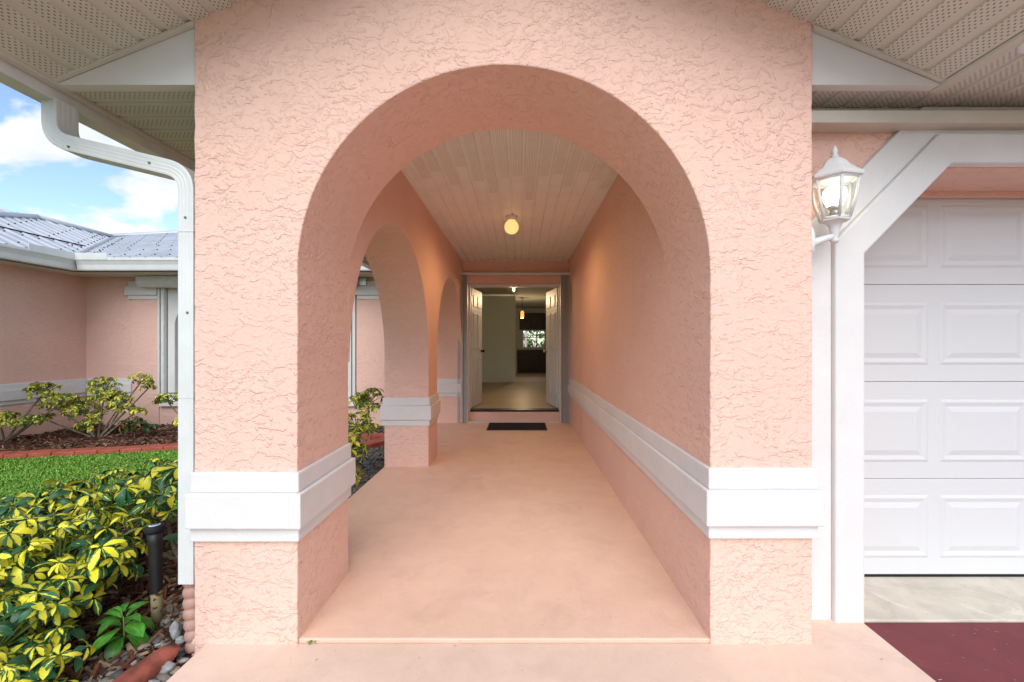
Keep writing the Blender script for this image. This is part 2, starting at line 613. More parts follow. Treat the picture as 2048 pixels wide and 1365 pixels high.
M['globe'] = emitter('lit_globe', (1.0, 0.55, 0.18), 0.52, (0.75, 0.6, 0.4))
M['bulb'] = emitter('lit_bulb', (1.0, 0.97, 0.86), 2.0)
M['amber'] = emitter('amber_shade', (1.0, 0.5, 0.10), 0.5, (0.6, 0.4, 0.15))
M['filament'] = emitter('lit_filament_bulb', (1.0, 0.62, 0.2), 2.0)
M['sage'] = plain('sage_wall', (0.66, 0.74, 0.66), 0.8, 0.2, var=0.03)
M['inner_wall'] = plain('interior_wall', (0.55, 0.55, 0.48), 0.85, 0.2, var=0.03)
M['cabinet'] = plain('espresso_cabinet', (0.022, 0.012, 0.008), 0.5, 0.35, var=0.3, scale=14)
M['counter'] = plain('dark_counter', (0.03, 0.028, 0.026), 0.25, 0.5, var=0.3, scale=50)


def make_tile():
    t = NT('interior_tile')
    v = t.coord()
    mp = t.new('ShaderNodeMapping')
    mp.inputs['Rotation'].default_value = (0, 0, R(45))
    t.l.new(v, mp.inputs[0])
    n = t.range(t.noise(mp.outputs[0], 1.6, 5), 0.3, 0.7)
    c = t.mix(n, (0.36, 0.28, 0.20), (0.46, 0.37, 0.28))
    br = t.new('ShaderNodeTexBrick')
    br.offset = 0
    br.inputs['Scale'].default_value = 1.0
    br.inputs['Brick Width'].default_value = 0.45
    br.inputs['Row Height'].default_value = 0.45
    br.inputs['Mortar Size'].default_value = 0.005
    t.l.new(mp.outputs[0], br.inputs['Vector'])
    c = t.mix(br.outputs['Fac'], c, (0.27, 0.20, 0.15))
    return t.base(c, 0.4, 0.45)


M['tile'] = make_tile()


def make_mat():
    t = NT('rubber_mat')
    w = t.new('ShaderNodeTexChecker')
    w.inputs['Scale'].default_value = 90
    t.l.new(t.coord(), w.inputs[0])
    t.bump(w.outputs['Fac'], 0.003)
    return t.base((0.016, 0.015, 0.015), 0.85, 0.2)


M['mat'] = make_mat()
M['solar'] = plain('solar_cell', (0.05, 0.16, 0.26), 0.15, 0.6, var=0.2, scale=80)


def make_stake():
    t = NT('muddy_stake')
    v = t.coord()
    sp = t.new('ShaderNodeSeparateXYZ')
    t.l.new(v, sp.inputs[0])
    k = t.math('ADD', sp.outputs[2], t.math('MULTIPLY', t.math('SUBTRACT', t.noise(v, 60, 4), 0.5), 0.07))
    c = t.mix(t.range(k, 0.142, 0.15), (0.34, 0.28, 0.15), (0.013, 0.012, 0.012))
    c = t.mix(t.range(t.noise(v, 40, 4, 0.6), 0.56, 0.6), c, t.mix(t.range(k, 0.142, 0.15), (0.11, 0.045, 0.022), (0.016, 0.014, 0.013)))
    return t.base(c, 0.5, 0.4)


M['stake'] = make_stake()

# ------------------------------------------------------------------ key dimensions
XL, XR = -0.925, 0.791          # inner faces of the porch
XLO, XRO = -1.354, 1.215        # outer faces of the two front piers
Y0, Y1 = 1.89, 2.45             # front wall
YB = 7.32                       # house front wall
ZE = 2.335                      # eave soffit
XE_L, XE_R = -1.94, 1.765       # eave lines of the porch gable
XRG, ZRG = -0.085, 3.13         # ridge of the gable soffit
SL = (ZRG - ZE) / (XRG - XE_L)
SR = (ZRG - ZE) / (XE_R - XRG)
YG = 1.47                       # front edge of the gable overhang
CEIL = 2.62


def rake(x):
    return ZE + (x - XE_L) * SL if x < XRG else ZE + (XE_R - x) * SR


# ------------------------------------------------------------------ ground
def sheet(name, x0, x1, y0, y1, z, mat, kind='structure'):
    o = MB().quad((x0, y0, z), (x1, y0, z), (x1, y1, z), (x0, y1, z)).build(name, mat)
    return tag(o, kind=kind)


tag(sheet('ground', -400, 400, -400, 400, -0.16, M['turf']), 'wide green ground stretching away round the house', 'ground')
wk = MB().prism([(-1.31, -14), (1.54, -14), (1.54, 2.12), (XRO - 0.03, 2.12), (XRO - 0.03, Y0 + 0.008), (-1.31, Y0 + 0.008)], 'z', -0.2, 0.0)  # lengthened unseen behind the camera to bounce light up under the arch
wk = tag(wk.build('walkway', M['walk'], bevel=0.006), 'peach painted concrete walkway leading to the arch', 'walkway', kind='structure')
pf = MB().prism(rough_poly([(XL - 0.45, Y0 + 0.012), (XR + 0.42, Y0 + 0.012), (XR + 0.42, YB + 0.1), (XL - 0.45, YB + 0.1)], 0.06, 0.004), 'z', -0.2, 0.016)
pf = tag(pf.build('porch_floor', M['porch_floor'], bevel=0.005), 'peach painted concrete porch floor inside the arch', 'floor', kind='structure')
dr = MB().prism([(1.542, -14), (9.0, -14), (9.0, 2.062), (1.542, 2.062)], 'z', -0.2, -0.012)
tag(dr.build('driveway', M['drive'], bevel=0.004), 'dark red painted driveway in front of the garage', 'driveway', kind='structure')
ap = MB().prism(rough_poly([(1.5, 2.064), (4.7, 2.064), (4.7, 2.6), (1.5, 2.6)], 0.03, 0.006, 3.0), 'z', -0.2, -0.004)
tag(ap.build('garage_threshold', M['apron'], bevel=0.004), 'bare weathered concrete strip under the garage door', 'threshold', kind='structure')


def terrain(name, x0, x1, y0, y1, z, amp, mat, step=0.08):
    mb = MB()
    nx, ny = int((x1 - x0) / step), int((y1 - y0) / step)
    for j in range(ny + 1):
        for i in range(nx + 1):
            x, y = x0 + (x1 - x0) * i / nx, y0 + (y1 - y0) * j / ny
            mb.v.append((x, y, z + amp * noise.noise(Vector((x * 2.3, y * 2.3, z * 50))) + amp * 0.5 * noise.noise(Vector((x * 9, y * 9, 3)))))
    for j in range(ny):
        for i in range(nx):
            a = j * (nx + 1) + i
            mb.face((a, a + 1, a + nx + 2, a + nx + 1), sm=True)
    return mb.build(name, mat)


# edging curve of the lawn (plan)
EDGE = [(-9.0, 4.6), (-7.2, 4.98), (-6.2, 5.2), (-5.5, 5.36), (-4.9, 5.52), (-4.2, 5.72), (-3.4, 6.0), (-2.6, 6.28), (-1.62, 6.42)]


def edge_y(x):
    for (xa, ya), (xb, yb) in zip(EDGE, EDGE[1:]):
        if xa <= x <= xb:
            return ya + (yb - ya) * (x - xa) / (xb - xa)
    return EDGE[0][1] if x < EDGE[0][0] else EDGE[-1][1]


tag(terrain('lawn', -14, -1.6, -6, 6.6, -0.085, 0.012, M['turf'], 0.16), 'bright green lawn between the planting beds', 'lawn', kind='structure')
bed = terrain('back_bed', -7.0, -1.36, 4.6, YB, -0.10, 0.02, M['soil'])
for v in bed.data.vertices:
    d = v.co.y - edge_y(v.co.x)
    v.co.z += 0.055 * max(0.0, min(1.0, d / 0.25)) - (0.06 if d < 0 else 0)
tag(bed, 'soil of the mulched bed along the house wall', 'bed', kind='structure')
bed2 = terrain('front_bed', -3.1, -1.3, 0.6, 3.7, -0.052, 0.022, M['soil'], 0.06)
tag(bed2, 'soil of the mulched bed beside the porch pier', 'bed', kind='structure')
bed3 = terrain('side_bed', -2.35, -1.3, 3.6, 6.5, -0.062, 0.012, M['soil'], 0.06)
tag(bed3, 'soil under the grey gravel beside the porch', 'bed', kind='structure')

# ------------------------------------------------------------------ the house
house = empty('house', (0, 0, 0), 'pink stucco house with arched entry porch, white trim and metal roof', 'house')

# front arch wall
ac, ar, azs = (XL + XR) / 2, (XR - XL) / 2, 1.55
poly = [(XLO, -0.1), (XL, -0.1)]
arc = arch_pts(ac, ar, ar, azs, 56, rev=True)
poly = [(XLO, -0.1), (XL, -0.1)] + arc + [(XR, -0.1), (XRO, -0.1), (XRO, rake(XRO) + 0.02), (XRG, ZRG + 0.02), (XLO, rake(XLO) + 0.02)]
MB().prism(rough_poly(poly, 0.028, 0.0030, 1.0), 'y', Y0, Y1, sm=False).build('arch_wall', M['stucco'], house)
aw_ = [o for o in house.children if o.name == 'arch_wall'][0]
for v in aw_.data.vertices:
    if v.co.y > Y1 - 0.01 and v.co.z < azs and abs(v.co.x - XR) < 0.012:
        v.co.x = XR
bw = aw_.data.attributes.new('bevel_weight_edge', 'FLOAT', 'EDGE')
for e in aw_.data.edges:
    if all(aw_.data.vertices[i].co.y < Y0 + 0.001 for i in e.vertices):
        bw.data[e.index].value = 1.0
bmod = aw_.modifiers.new('bevel', 'BEVEL')
bmod.width = 0.006
bmod.segments = 2
bmod.limit_method = 'WEIGHT'

# left side wall with two arches
p = [(Y1 + 0.002, CEIL + 0.15)]
a1c, a1r = (2.475 + 4.60) / 2, (4.60 - 2.475) / 2
a2c, a2r = (5.08 + 7.24) / 2, (7.24 - 5.08) / 2
p = [(Y1 + 0.002, CEIL + 0.15), (Y1 + 0.002, 1.15)] + arch_pts(a1c, a1r, 1.0, 1.15, 44, rev=True) + [(4.60, -0.1), (5.08, -0.1)] + \
    arch_pts(a2c, a2r, 1.0, 1.15, 44, rev=True) + [(7.24, -0.1), (YB - 0.002, -0.1), (YB - 0.002, CEIL + 0.15)]
MB().prism(rough_poly(p, 0.035, 0.0025, 5.0), 'x', -1.372, XL + 0.001).build('side_arch_wall', M['stucco'], house, bevel=0.006)
MB().box(XR, XRO - 0.003, Y1, YB + 0.3, -0.1, CEIL + 0.15).build('corridor_wall', M['stucco'], house)

# entrance wall with the double-door opening
DX0, DX1, DZ0, DZ1 = -0.845, 0.667, 0.17, 2.245
MB().prism([(-1.37, -0.1), (-1.37, 2.9), (XR, 2.9), (XR, -0.1), (DX1, -0.1), (DX1, DZ1), (DX0, DZ1), (DX0, -0.1)], 'y', YB, YB + 0.25).build('entrance_wall', M['stucco'], house)
st = MB().box(DX0 + 0.002, DX1 - 0.002, YB + 0.03, YB + 0.25, -0.1, DZ0)
st.build('door_step', M['stucco'], house, bevel=0.01)

# garden-side front wall, with the arched window opening
WX0, WX1, WZ0, WZ1 = -5.79, -2.63, 0.31, 2.16
gw = MB()
for b in ((-6.98, WX0, -0.2, 2.6), (WX1, -1.372, -0.2, 2.6)):
    gw.box(b[0], b[1], YB, YB + 0.25, b[2], b[3])
gw.box(WX0, WX1, YB, YB + 0.25, -0.2, WZ0)
gw.box(WX0, WX1, YB, YB + 0.25, WZ1, 2.6)
gw.build('garden_wall', M['stucco_far'], house)
MB().box(-6.23, WX0 - 0.004, YB - 0.022, YB + 0.01, -0.15, 1.985).build('wall_pilaster', M['stucco_far'], house, bevel=0.006)
MB().box(WX1 + 0.004, -1.40, YB - 0.022, YB + 0.01, -0.15, 1.985).build('wall_pilaster', M['stucco_far'], house, bevel=0.006)
MB().box(-7.2, -6.98, 2.6, YB + 0.25, -0.2, 2.6).build('wing_wall', M['stucco_far'], house)


def bands(name, boxes, mat='white_stucco', z=(0.431, 0.492, 0.634, 0.716), bevel=0.006):
    """three-step moulding: each box is (x0, x1, y0, y1, thin, thick) growing by thin/thick on (l, r, f, b) sides flagged 1"""
    mb = MB()
    for (x0, x1, y0, y1, sides, thin, thick) in boxes:
        for k, (za, zb) in enumerate(zip(z, z[1:])):
            g = thick if k == 1 else thin
            mb.box(x0 - g * sides[0], x1 + g * sides[1], y0 - g * sides[2], y1 + g * sides[3], za, zb)
    return mb.build(name, M[mat], house, bevel=bevel)


bands('pier_band', [(XLO, XL, Y0, Y1, (0.35, 1, 1.3, 0.8), 0.014, 0.032)])
ZR = (0.444, 0.502, 0.648, 0.734)
bands('corridor_band', [(XR, XRO, Y0, YB - 0.004, (1, 1, 1.3, 0), 0.014, 0.03)], z=ZR)
bands('pier_band', [(-1.372, XL, 4.60, 5.08, (1, 1, 1, 1), 0.014, 0.032)])
bands('wall_band', [(-1.372, XL - 0.004, 7.24, YB - 0.004, (1, 0, 1, 0), 0.012, 0.03)])
bands('wall_band', [(-6.96, -6.235, YB, YB + 0.05, (0, 0, 1, 0), 0.014, 0.034)])
bands('wall_band', [(-7.0, -6.98, 2.6, YB - 0.002, (0, 1, 0, 0), 0.014, 0.034)])
bands('window_header_band', [(-6.27, WX0 - 0.01, YB - 0.02, YB + 0.05, (1, 0, 1, 0), 0.014, 0.045)], z=(1.985, 2.05, 2.195, 2.275))
bands('window_header_band', [(WX1 + 0.03, -1.40, YB - 0.02, YB + 0.05, (1, 0, 1, 0), 0.014, 0.045)], z=(1.985, 2.05, 2.195, 2.275))


# soffits: one child per strip
def strip(parent, origin, along, across, up, length, pitch, mat, dep=0.009):
    """one vinyl strip: flat face with a recessed joint at its far side"""
    o, a, c, n = Vector(origin), Vector(along).normalized(), Vector(across).normalized(), Vector(up).normalized()
    g = min(0.026, pitch * 0.25)
    prof = [(0.0, 0.0), (pitch - g, 0.0), (pitch - g + 0.004, dep), (pitch - 0.004, dep), (pitch, 0.0)]
    mb = MB()
    for (u, h) in prof:
        for L in (0.0, length):
            mb.v.append(tuple(o + c * u + n * h + a * L))
    for i in range(len(prof) - 1):
        k = 2 * i
        u0, u1 = prof[i][0], prof[i + 1][0]
        if i:
            u0 = u1 = 0.0
        mb.face((k, k + 1, k + 3, k + 2), uv=[(u0, 0), (u0, length), (u1, length), (u1, 0)])
    me = mb.mesh('panel', mat, recalc=False)
    ob = linked('panel', me, parent)
    return ob


rs = empty('gable_soffit')
rs.parent = house
tag(rs, None)
dl = Vector((XRG - XE_L, 0, ZRG - ZE)).normalized()
Ll = math.hypot(XRG - XE_L, ZRG - ZE)
nrm = Vector((-dl.z, 0, dl.x))
k = int(Ll / 0.103)
for i in range(k + 1):
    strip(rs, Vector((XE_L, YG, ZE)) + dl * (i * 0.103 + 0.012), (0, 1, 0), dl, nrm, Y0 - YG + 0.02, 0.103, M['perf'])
dr_ = Vector((XRG - XE_R, 0, ZRG - ZE)).normalized()
Lr = math.hypot(XRG - XE_R, ZRG - ZE)
nrm2 = Vector((-dr_.z, 0, dr_.x)) * -1
for i in range(int(Lr / 0.103) + 1):
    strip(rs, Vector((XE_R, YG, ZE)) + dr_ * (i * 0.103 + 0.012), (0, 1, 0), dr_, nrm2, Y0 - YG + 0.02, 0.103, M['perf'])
es = empty('eave_soffit')
es.parent = house
for i in range(41):
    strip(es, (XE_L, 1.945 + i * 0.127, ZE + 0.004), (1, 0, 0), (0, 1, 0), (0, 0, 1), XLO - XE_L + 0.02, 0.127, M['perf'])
gs = empty('garage_soffit')
gs.parent = house
for i in range(34):
    x0 = XE_R + 0.03 + i * 0.103
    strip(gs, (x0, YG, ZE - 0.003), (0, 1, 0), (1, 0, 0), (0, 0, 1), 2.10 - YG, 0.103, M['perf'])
for i in range(6):
    x0 = XE_R + 0.03 - (i + 1) * 0.103
    strip(gs, (x0, 1.935, ZE - 0.003), (0, 1, 0), (1, 0, 0), (0, 0, 1), 2.10 - 1.935, 0.103, M['perf'])
pc = empty('porch_ceiling')
pc.parent = house
rng = random.Random(4)
ends = [3.3, 3.75, 3.6, 3.9, 3.5, 3.8, 4.1, 3.75, 3.7, 4.3, 3.7, 3.65, 3.95, 3.6, 3.8, 4.0]
for i in range(16):
    x0 = XL + i * 0.1073
    strip(pc, (x0, Y1, CEIL), (0, 1, 0), (1, 0, 0), (0, 0, 1), ends[i] - Y1, 0.1073, M['perf_fine'], 0.014)
    strip(pc, (x0, ends[i] + 0.002, CEIL), (0, 1, 0), (1, 0, 0), (0, 0, 1), YB - ends[i], 0.1073, M['ceil'], 0.014)
MB().box(XL, XL + 0.018, Y1, YB, CEIL - 0.014, CEIL - 0.001).box(XL + 0.03, XR - 0.02, YB - 0.012, YB - 0.001, CEIL - 0.01, CEIL - 0.001).build('ceiling_trim', M['ceil'], pc)

# rake trims, returns and fascias
for s, xe, xo, slope in ((-1, XE_L, XLO, SL), (1, XE_R, XRO, SR)):
    zt = rake(xo)
    tr = MB().prism([(xo - 0.002 * s, ZE - 0.004), (xe, ZE - 0.004), (xe, ZE - 0.001), (xo - 0.002 * s, zt - 0.012)], 'y', Y0 + 0.012, Y0 + 0.062)
    tr.build('cornice_return', M['white'], house, bevel=0.002)
    tb = MB()
    tb.prism([(xe, ZE - 0.002), (xo, zt - 0.018), (xo, zt - 0.002), (xe, ZE + 0.016)], 'y', Y0 - 0.012, Y0 + 0.010)
    tb.build('rake_trim', M['vinyl'], house, bevel=0.002)
et = MB().box(XE_L - 0.006, XE_L + 0.014, YG, 6.9, ZE - 0.012, ZE + 0.004)
et.build('eave_trim', M['vinyl'], house, bevel=0.002)
MB().box(XE_R - 0.012, XE_R + 0.034, YG, Y0 + 0.06, ZE - 0.014, ZE + 0.002).build('eave_trim', M['vinyl'], house, bevel=0.002)
MB().box(XE_L - 0.022, XE_L - 0.006, YG, 6.9, ZE - 0.01, ZE + 0.14).build('fascia_board', M['vinyl'], house)
# barge boards at the front of the gable
for xe, xm in ((XE_L - 0.1, XRG), (XE_R + 0.0, XRG)):
    MB().prism([(xe, rake(xe) - 0.004), (xm, ZRG - 0.004), (xm, ZRG + 0.17), (xe, rake(xe) + 0.17)], 'y', YG - 0.03, YG - 0.002).build('barge_board', M['white'], house)
MB().box(XE_R + 0.03, 6.5, YG - 0.03, YG - 0.002, ZE - 0.005, ZE + 0.16).build('fascia_board', M['white'], house)

# gutters
GP = [(0, 0), (0.085, 0), (0.092, 0.012), (0.100, 0.055), (0.118, 0.085), (0.130, 0.098), (0.130, 0.122), (0.122, 0.122), (0.122, 0.105), (0.0, 0.105)]
MB().prism([(XE_L - 0.024 - u, ZE - 0.058 + v * 1.25) for u, v in GP], 'y', YG - 0.02, 6.62).build('gutter', M['metal_white'], house, bevel=0.002)
YE, XW = 6.76, -6.62            # garden-wall eave and wing eave (fascia lines)
GZ = 2.345
MB().prism([(YE - u, GZ + v * 1.5) for u, v in GP], 'x', XW + 0.13, -2.10).build('gutter', M['metal_white'], house, bevel=0.003)
MB().prism([(XW + u, GZ + v * 1.5) for u, v in GP], 'y', 2.4, YE - 0.004).build('gutter', M['metal_white'], house, bevel=0.003)
MB().box(XW + 0.128, XW + 0.134, YE - 0.75, YE - 0.128, GZ + 0.15, GZ + 0.25).box(XW + 0.128, XW + 0.60, YE - 0.134, YE - 0.128, GZ + 0.15, GZ + 0.25).build('splash_guard', M['metal_white'], house)
MB().box(XW - 0.4, -1.37, YE, YB + 0.1, ZE - 0.003, ZE + 0.02).box(-6.99, XW, 2.4, YE + 0.2, ZE - 0.004, ZE + 0.018).build('wall_soffit', M['vinyl'], house)
MB().box(XW - 0.02, -2.0, YE, YE + 0.02, ZE, 2.52).box(XW - 0.02, XW, 2.4, YE, ZE, 2.52).build('fascia_board', M['metal_white'], house)

# downspout with its two elbows
dy = 1.965


def arc_path(pts, r=0.06, n=7):
    out = [Vector(pts[0])]
    for a, b, c in zip(pts, pts[1:], pts[2:]):
        a, b, c = Vector(a), Vector(b), Vector(c)
        u, w = (a - b).normalized(), (c - b).normalized()
        q = min(r, (a - b).length * 0.48, (c - b).length * 0.48)
        p0, p1 = b + u * q, b + w * q
        for i in range(n + 1):
            t = i / n
            out.append(p0 * (1 - t) ** 2 + b * 2 * t * (1 - t) + p1 * t * t)
    out.append(Vector(pts[-1]))
    return out


hw, hd = 0.033, 0.05
rect = []
for (sx, sy, ex, ey, n) in ((-hw, -hd, hw, -hd, 9), (hw, -hd, hw, hd, 9), (hw, hd, -hw, hd, 9), (-hw, hd, -hw, -hd, 9)):
    for i in range(n):
        t = i / n
        x, y = sx + (ex - sx) * t, sy + (ey - sy) * t
        k = 0.978 if i in (2, 4, 6) else (0.975 if i == 0 else 1.0)
        rect.append((x * k, y * k) if i == 0 else ((x * k if abs(abs(x) - hw) < 1e-6 else x), (y * k if abs(abs(y) - hd) < 1e-6 else y)))
dpath = arc_path([(-1.985, dy, 2.285), (-1.985, dy, 2.115), (-1.408, dy, 1.975), (-1.408, dy, 1.80)], 0.10, 9)
dpath = dpath + [Vector((-1.408, dy, z)) for z in (1.2, 0.8, 0.235)]
ds = MB().sweep(dpath, rect, up=(0, 1, 0), sm=False)
dso = ds.build('downspout', M['metal_white'], house, bevel=0.0)
sc_ = MB()
for (x, z) in ((-1.90, 2.078), (-1.56, 2.01), (-1.408, 1.78), (-1.40, 1.38)):
    sc_.lathe([(0.005, 0), (0.005, 0.004), (0.002, 0.005)], (0, 0, 0), 8)
    for i in range(len(sc_.v) - 24, len(sc_.v)):
        vx, vy, vz = sc_.v[i]
        sc_.v[i] = (x + vx, dy - hd * 0.99 - vz, z + vy)
sc_.build('screw', M['bark'], dso)
cb = MB()
for z in (1.02, 1.72):
    cb.box(-1.408 - hw - 0.0015, -1.408 + hw + 0.0015, dy - hd - 0.0015, dy + hd + 0.0015, z, z + 0.003)
cb.build('joint_seam', M['metal_white'], dso)
# corrugated drain under it
rad, path = [], []
for i in range(70):
    t = i / 69
    path.append((-1.408 + 0.036 * t ** 1.5, dy - 0.035 * t, 0.25 - 0.30 * t))
    w = abs(math.sin(t * math.pi * 7))
    rad.append(0.029 + 0.0105 * w ** 0.45)
MB().tube(path, 0.04, 18, radii=rad, up=(0, 1, 0)).build('drain_pipe', M['flex'], house)

# metal roofs
S1, S2, ZRF = 0.33, 0.47, 2.53
RIDX, RID2, RID1 = -8.70, 9.72, 8.2


def zmain(y):
    return ZRF + S1 * (y - YE + 0.06)


def zwing(x):
    return ZRF + S2 * (XW + 0.06 - x)


def ribbed(parent, zone, zfun, axis, pitch, lo, hi, n_along=1):
    """sheets with raised ribs running up the slope; zone(u) gives the (start, end) of the run for a cross position u"""
    u = lo
    while u < hi - 1e-6:
        w = min(pitch * 4, hi - u)
        prof = []
        k = 0
        while k * pitch < w - 1e-6:
            b = u + k * pitch
            prof += [(b, 0.0), (b + pitch * 0.58, 0.0), (b + pitch * 0.68, 0.022), (b + pitch * 0.82, 0.022), (b + pitch * 0.92, 0.0)]
            k += 1
        prof.append((u + w, 0.0))
        mb = MB()
        for (q, h) in prof:
            a, e = zone(q)
            for s in range(n_along + 1):
                r = a + (e - a) * s / n_along
                x, y = (q, r) if axis == 'y' else (r, q)
                mb.v.append((x, y, zfun(r) + h))
        for i in range(len(prof) - 1):
            for s in range(n_along):
                b = i * (n_along + 1) + s
                mb.face((b, b + 1, b + n_along + 2, b + n_along + 1))
        mb.build('roof_sheet', M['roof'], parent)
        u += w


mr = empty('main_roof')
mr.parent = house


def zone_main(x):
    if x < XW:
        t = min(1.0, (XW - x) / (XW - RIDX))
        return (YE - 0.06 + (RID2 - YE + 0.06) * t, 13.9 - max(0, -6.0 - x) * 1.2)
    return (YE - 0.07, 13.9)


ribbed(mr, zone_main, zmain, 'y', 0.23, -8.9, -1.54)
wr = empty('wing_roof')
wr.parent = house


def zone_wing(y):
    if y > YE:
        e = XW + 0.07 - (y - YE) * (XW - RIDX) / (RID2 - YE)
        return (e, RIDX)
    if y < 8.2:
        t = max(0.0, (y - 4.2) / 4.0)
        return (XW + 0.07, XW - 0.02 + (RIDX - XW) * min(1.0, t))
    return (XW + 0.07, RIDX)


ribbed(wr, zone_wing, zwing, 'x', 0.23, 4.25, 9.7)
caps = MB()
caps.tube([(RIDX, 8.2, zwing(RIDX) + 0.03), (RIDX, RID2, zwing(RIDX) + 0.03)], 0.045, 8)
caps.tube([(RIDX, 8.2, zwing(RIDX) + 0.03), (XW, 4.25, zwing(XW) + 0.03)], 0.045, 8)
caps.build('ridge_cap', M['roof'], wr)
MB().tube([(-9.2, 13.9 - 3.2 * 1.2, zmain(13.9 - 3.2 * 1.2) + 0.02), (-6.0, 13.9, zmain(13.9) + 0.02), (-1.0, 13.9, zmain(13.9) + 0.02)], 0.05, 8).build('ridge_cap', M['roof'], mr)
MB().tube([(XW + 0.05, YE - 0.05, ZRF + 0.03), (RIDX, RID2, zwing(RIDX) + 0.012)], 0.03, 6).build('valley_flashing', M['steel'], mr)
lap = MB()
lap.tube([(XW - 0.72, y, zwing(XW - 0.72) + 0.024) for y in (4.9, YE + 0.9)], 0.012, 5)
lap.build('lap_joint', M['black'], wr)
scw = MB()


def screw(mb, x, y, z):
    mb.lathe([(0.0105, 0.0), (0.0105, 0.014), (0.005, 0.018)], (x, y, z), 6)


for i in range(60):
    x = -8.5 + i * 0.23 * 0.5
    a, e = zone_main(x)
    y = a + 0.12
    while y < e - 0.1 and x < -2:
        screw(scw, x, y + (i % 2) * 0.2, zmain(y + (i % 2) * 0.2) + 0.008)
        y += 0.62
scw.build('roof_screws', M['dark_bronze'], mr)['kind'] = 'stuff'
scw = MB()
for i in range(24):
    y = 4.3 + i * 0.23 + 0.17
    a, e = zone_wing(y)
    x = a - 0.15
    while x > e + 0.06:
        screw(scw, x, y, zwing(x) + 0.018)
        x -= 0.45
for i in range(16):
    t = i / 15
    for off in (-0.13, 0.13):
        x, y = XW + 0.05 + (RIDX - XW) * t + off, YE - 0.05 + (RID2 - YE) * t + off
        screw(scw, x, y, max(zwing(x) if off < 0 else 0, zmain(y) if off > 0 else 0) + 0.01)
scw.build('roof_screws', M['dark_bronze'], wr)['kind'] = 'stuff'
# porch gable roof, garage roof and the covering over the rooms behind
MB().prism([(XE_L - 0.1, rake(XE_L) + 0.12), (XRG, ZRG + 0.20), (XE_R + 0.3, ZE + 0.03), (XE_R + 0.3, ZE + 0.06), (XRG, ZRG + 0.25), (XE_L - 0.1, rake(XE_L) + 0.15)], 'y', YG - 0.02, 9.8).build('porch_roof', M['roof'], house)
MB().prism([(YG - 0.02, ZE + 0.14), (7.0, ZE + 1.9), (7.0, ZE + 1.95), (YG - 0.02, ZE + 0.19)], 'x', XE_R - 0.2, 6.6).build('garage_roof', M['roof'], house)
MB().prism([(XE_R - 0.1, ZE + 0.02), (6.5, ZE + 0.02), (6.5, ZE + 0.05), (XE_R - 0.1, ZE + 0.05)], 'y', 2.1, 7.3).build('garage_ceiling', M['inner_wall'], house)

# ------------------------------------------------------------------ garage front
GX0, GX1, GZ1 = 1.55, 4.45, 2.056
CHX, CHZ = 1.94, 1.652


def u_shape(x0, x1, ztop, o):
    """outline of a chamfer-cornered portal: o widens it outward"""
    k = o * 0.4142
    return [(GX0 - o, -0.1), (GX0 - o, CHZ + k), (CHX - k, GZ1 + o), (GX0 + GX1 - CHX + k, GZ1 + o), (GX1 + o, CHZ + k), (GX1 + o, -0.1)]


gp = [(XRO - 0.004, -0.1)] + [(XRO - 0.004, 2.45), (6.4, 2.45), (6.4, -0.1)] + u_shape(0, 0, 0, 0)[::-1]
MB().prism(gp, 'y', 2.092, 2.50).build('garage_wall', M['stucco'], house)
inner, mid, outer = u_shape(0, 0, 0, 0.004), u_shape(0, 0, 0, 0.137), u_shape(0, 0, 0, 0.27)


def ring(a, b, y0, y1):
    return MB().prism(b + a[::-1], 'y', y0, y1)


ring(inner, mid, 2.038, 2.30).build('garage_surround', M['white_stucco'], house, bevel=0.008)
ring(mid, outer, 2.062, 2.10).build('garage_surround', M['white_stucco'], house, bevel=0.006)
fz = MB().box(XRO + 0.002, 6.4, 1.992, 2.095, 2.218, 2.272)
fz.build('frieze_board', M['vinyl'], house, bevel=0.003)
MB().box(XRO + 0.002, 6.4, 2.08, 2.095, 2.274, 2.328).build('frieze_trim', M['vinyl'], house, bevel=0.002)
MB().box(GX0 - 0.1, GX1 + 0.1, 2.405, 2.438, 2.028, 2.3).build('door_stop', M['stucco'], house, bevel=0.003)

gd = empty('garage_door')
gd.parent = house
YD = 2.445
SEC = [(0.012, 0.524), (0.526, 1.046), (1.048, 1.568), (1.570, 2.10)]
for (za, zb) in SEC:
    MB().box(GX0 - 0.4, GX1 + 0.4, YD, YD + 0.045, za, zb).build('section', M['garage'], gd, bevel=0.003)
PW, GAPX = 0.478, 0.056
xs = GX0 - 0.2 + 0.018
pe = MB()
# embossed panel: moulding groove then raised field
w, h = PW, 0.338
lv = [(0.0, -0.0005), (0.010, -0.010), (0.032, -0.012), (0.036, 0.004), (0.062, -0.009), (0.066, -0.010)]


def emboss(w, h):
    mb = MB()
    prof = [(0.0, 0.0112), (0.014, 0.0060), (0.018, 0.0060), (0.036, 0.0098), (0.040, 0.0098), (0.066, 0.0040), (0.070, 0.0040)]
    for (o, d) in prof:
        mb.v += [(o, d, o), (w - o, d, o), (w - o, d, h - o), (o, d, h - o)]
    for i in range(len(prof) - 1):
        for j in range(4):
            k = (j + 1) % 4
            mb.face((4 * i + j, 4 * i + k, 4 * i + 4 + k, 4 * i + 4 + j))
    e = 4 * (len(prof) - 1)
    mb.face((e, e + 1, e + 2, e + 3))
    return mb.mesh('panel', M['garage'], recalc=False)


pm = emboss(w, h)
sect = [c for c in gd.children]
for (za, zb) in SEC:
    x = 1.183
    while x < GX1:
        linked('panel', pm, gd, Matrix.Translation((x, YD - 0.0108, za + 0.088)))
        x += PW + GAPX
MB().box(GX0 - 0.1, GX1 + 0.1, YD + 0.004, YD + 0.04, -0.006, 0.012).build('weather_seal', M['black'], gd)

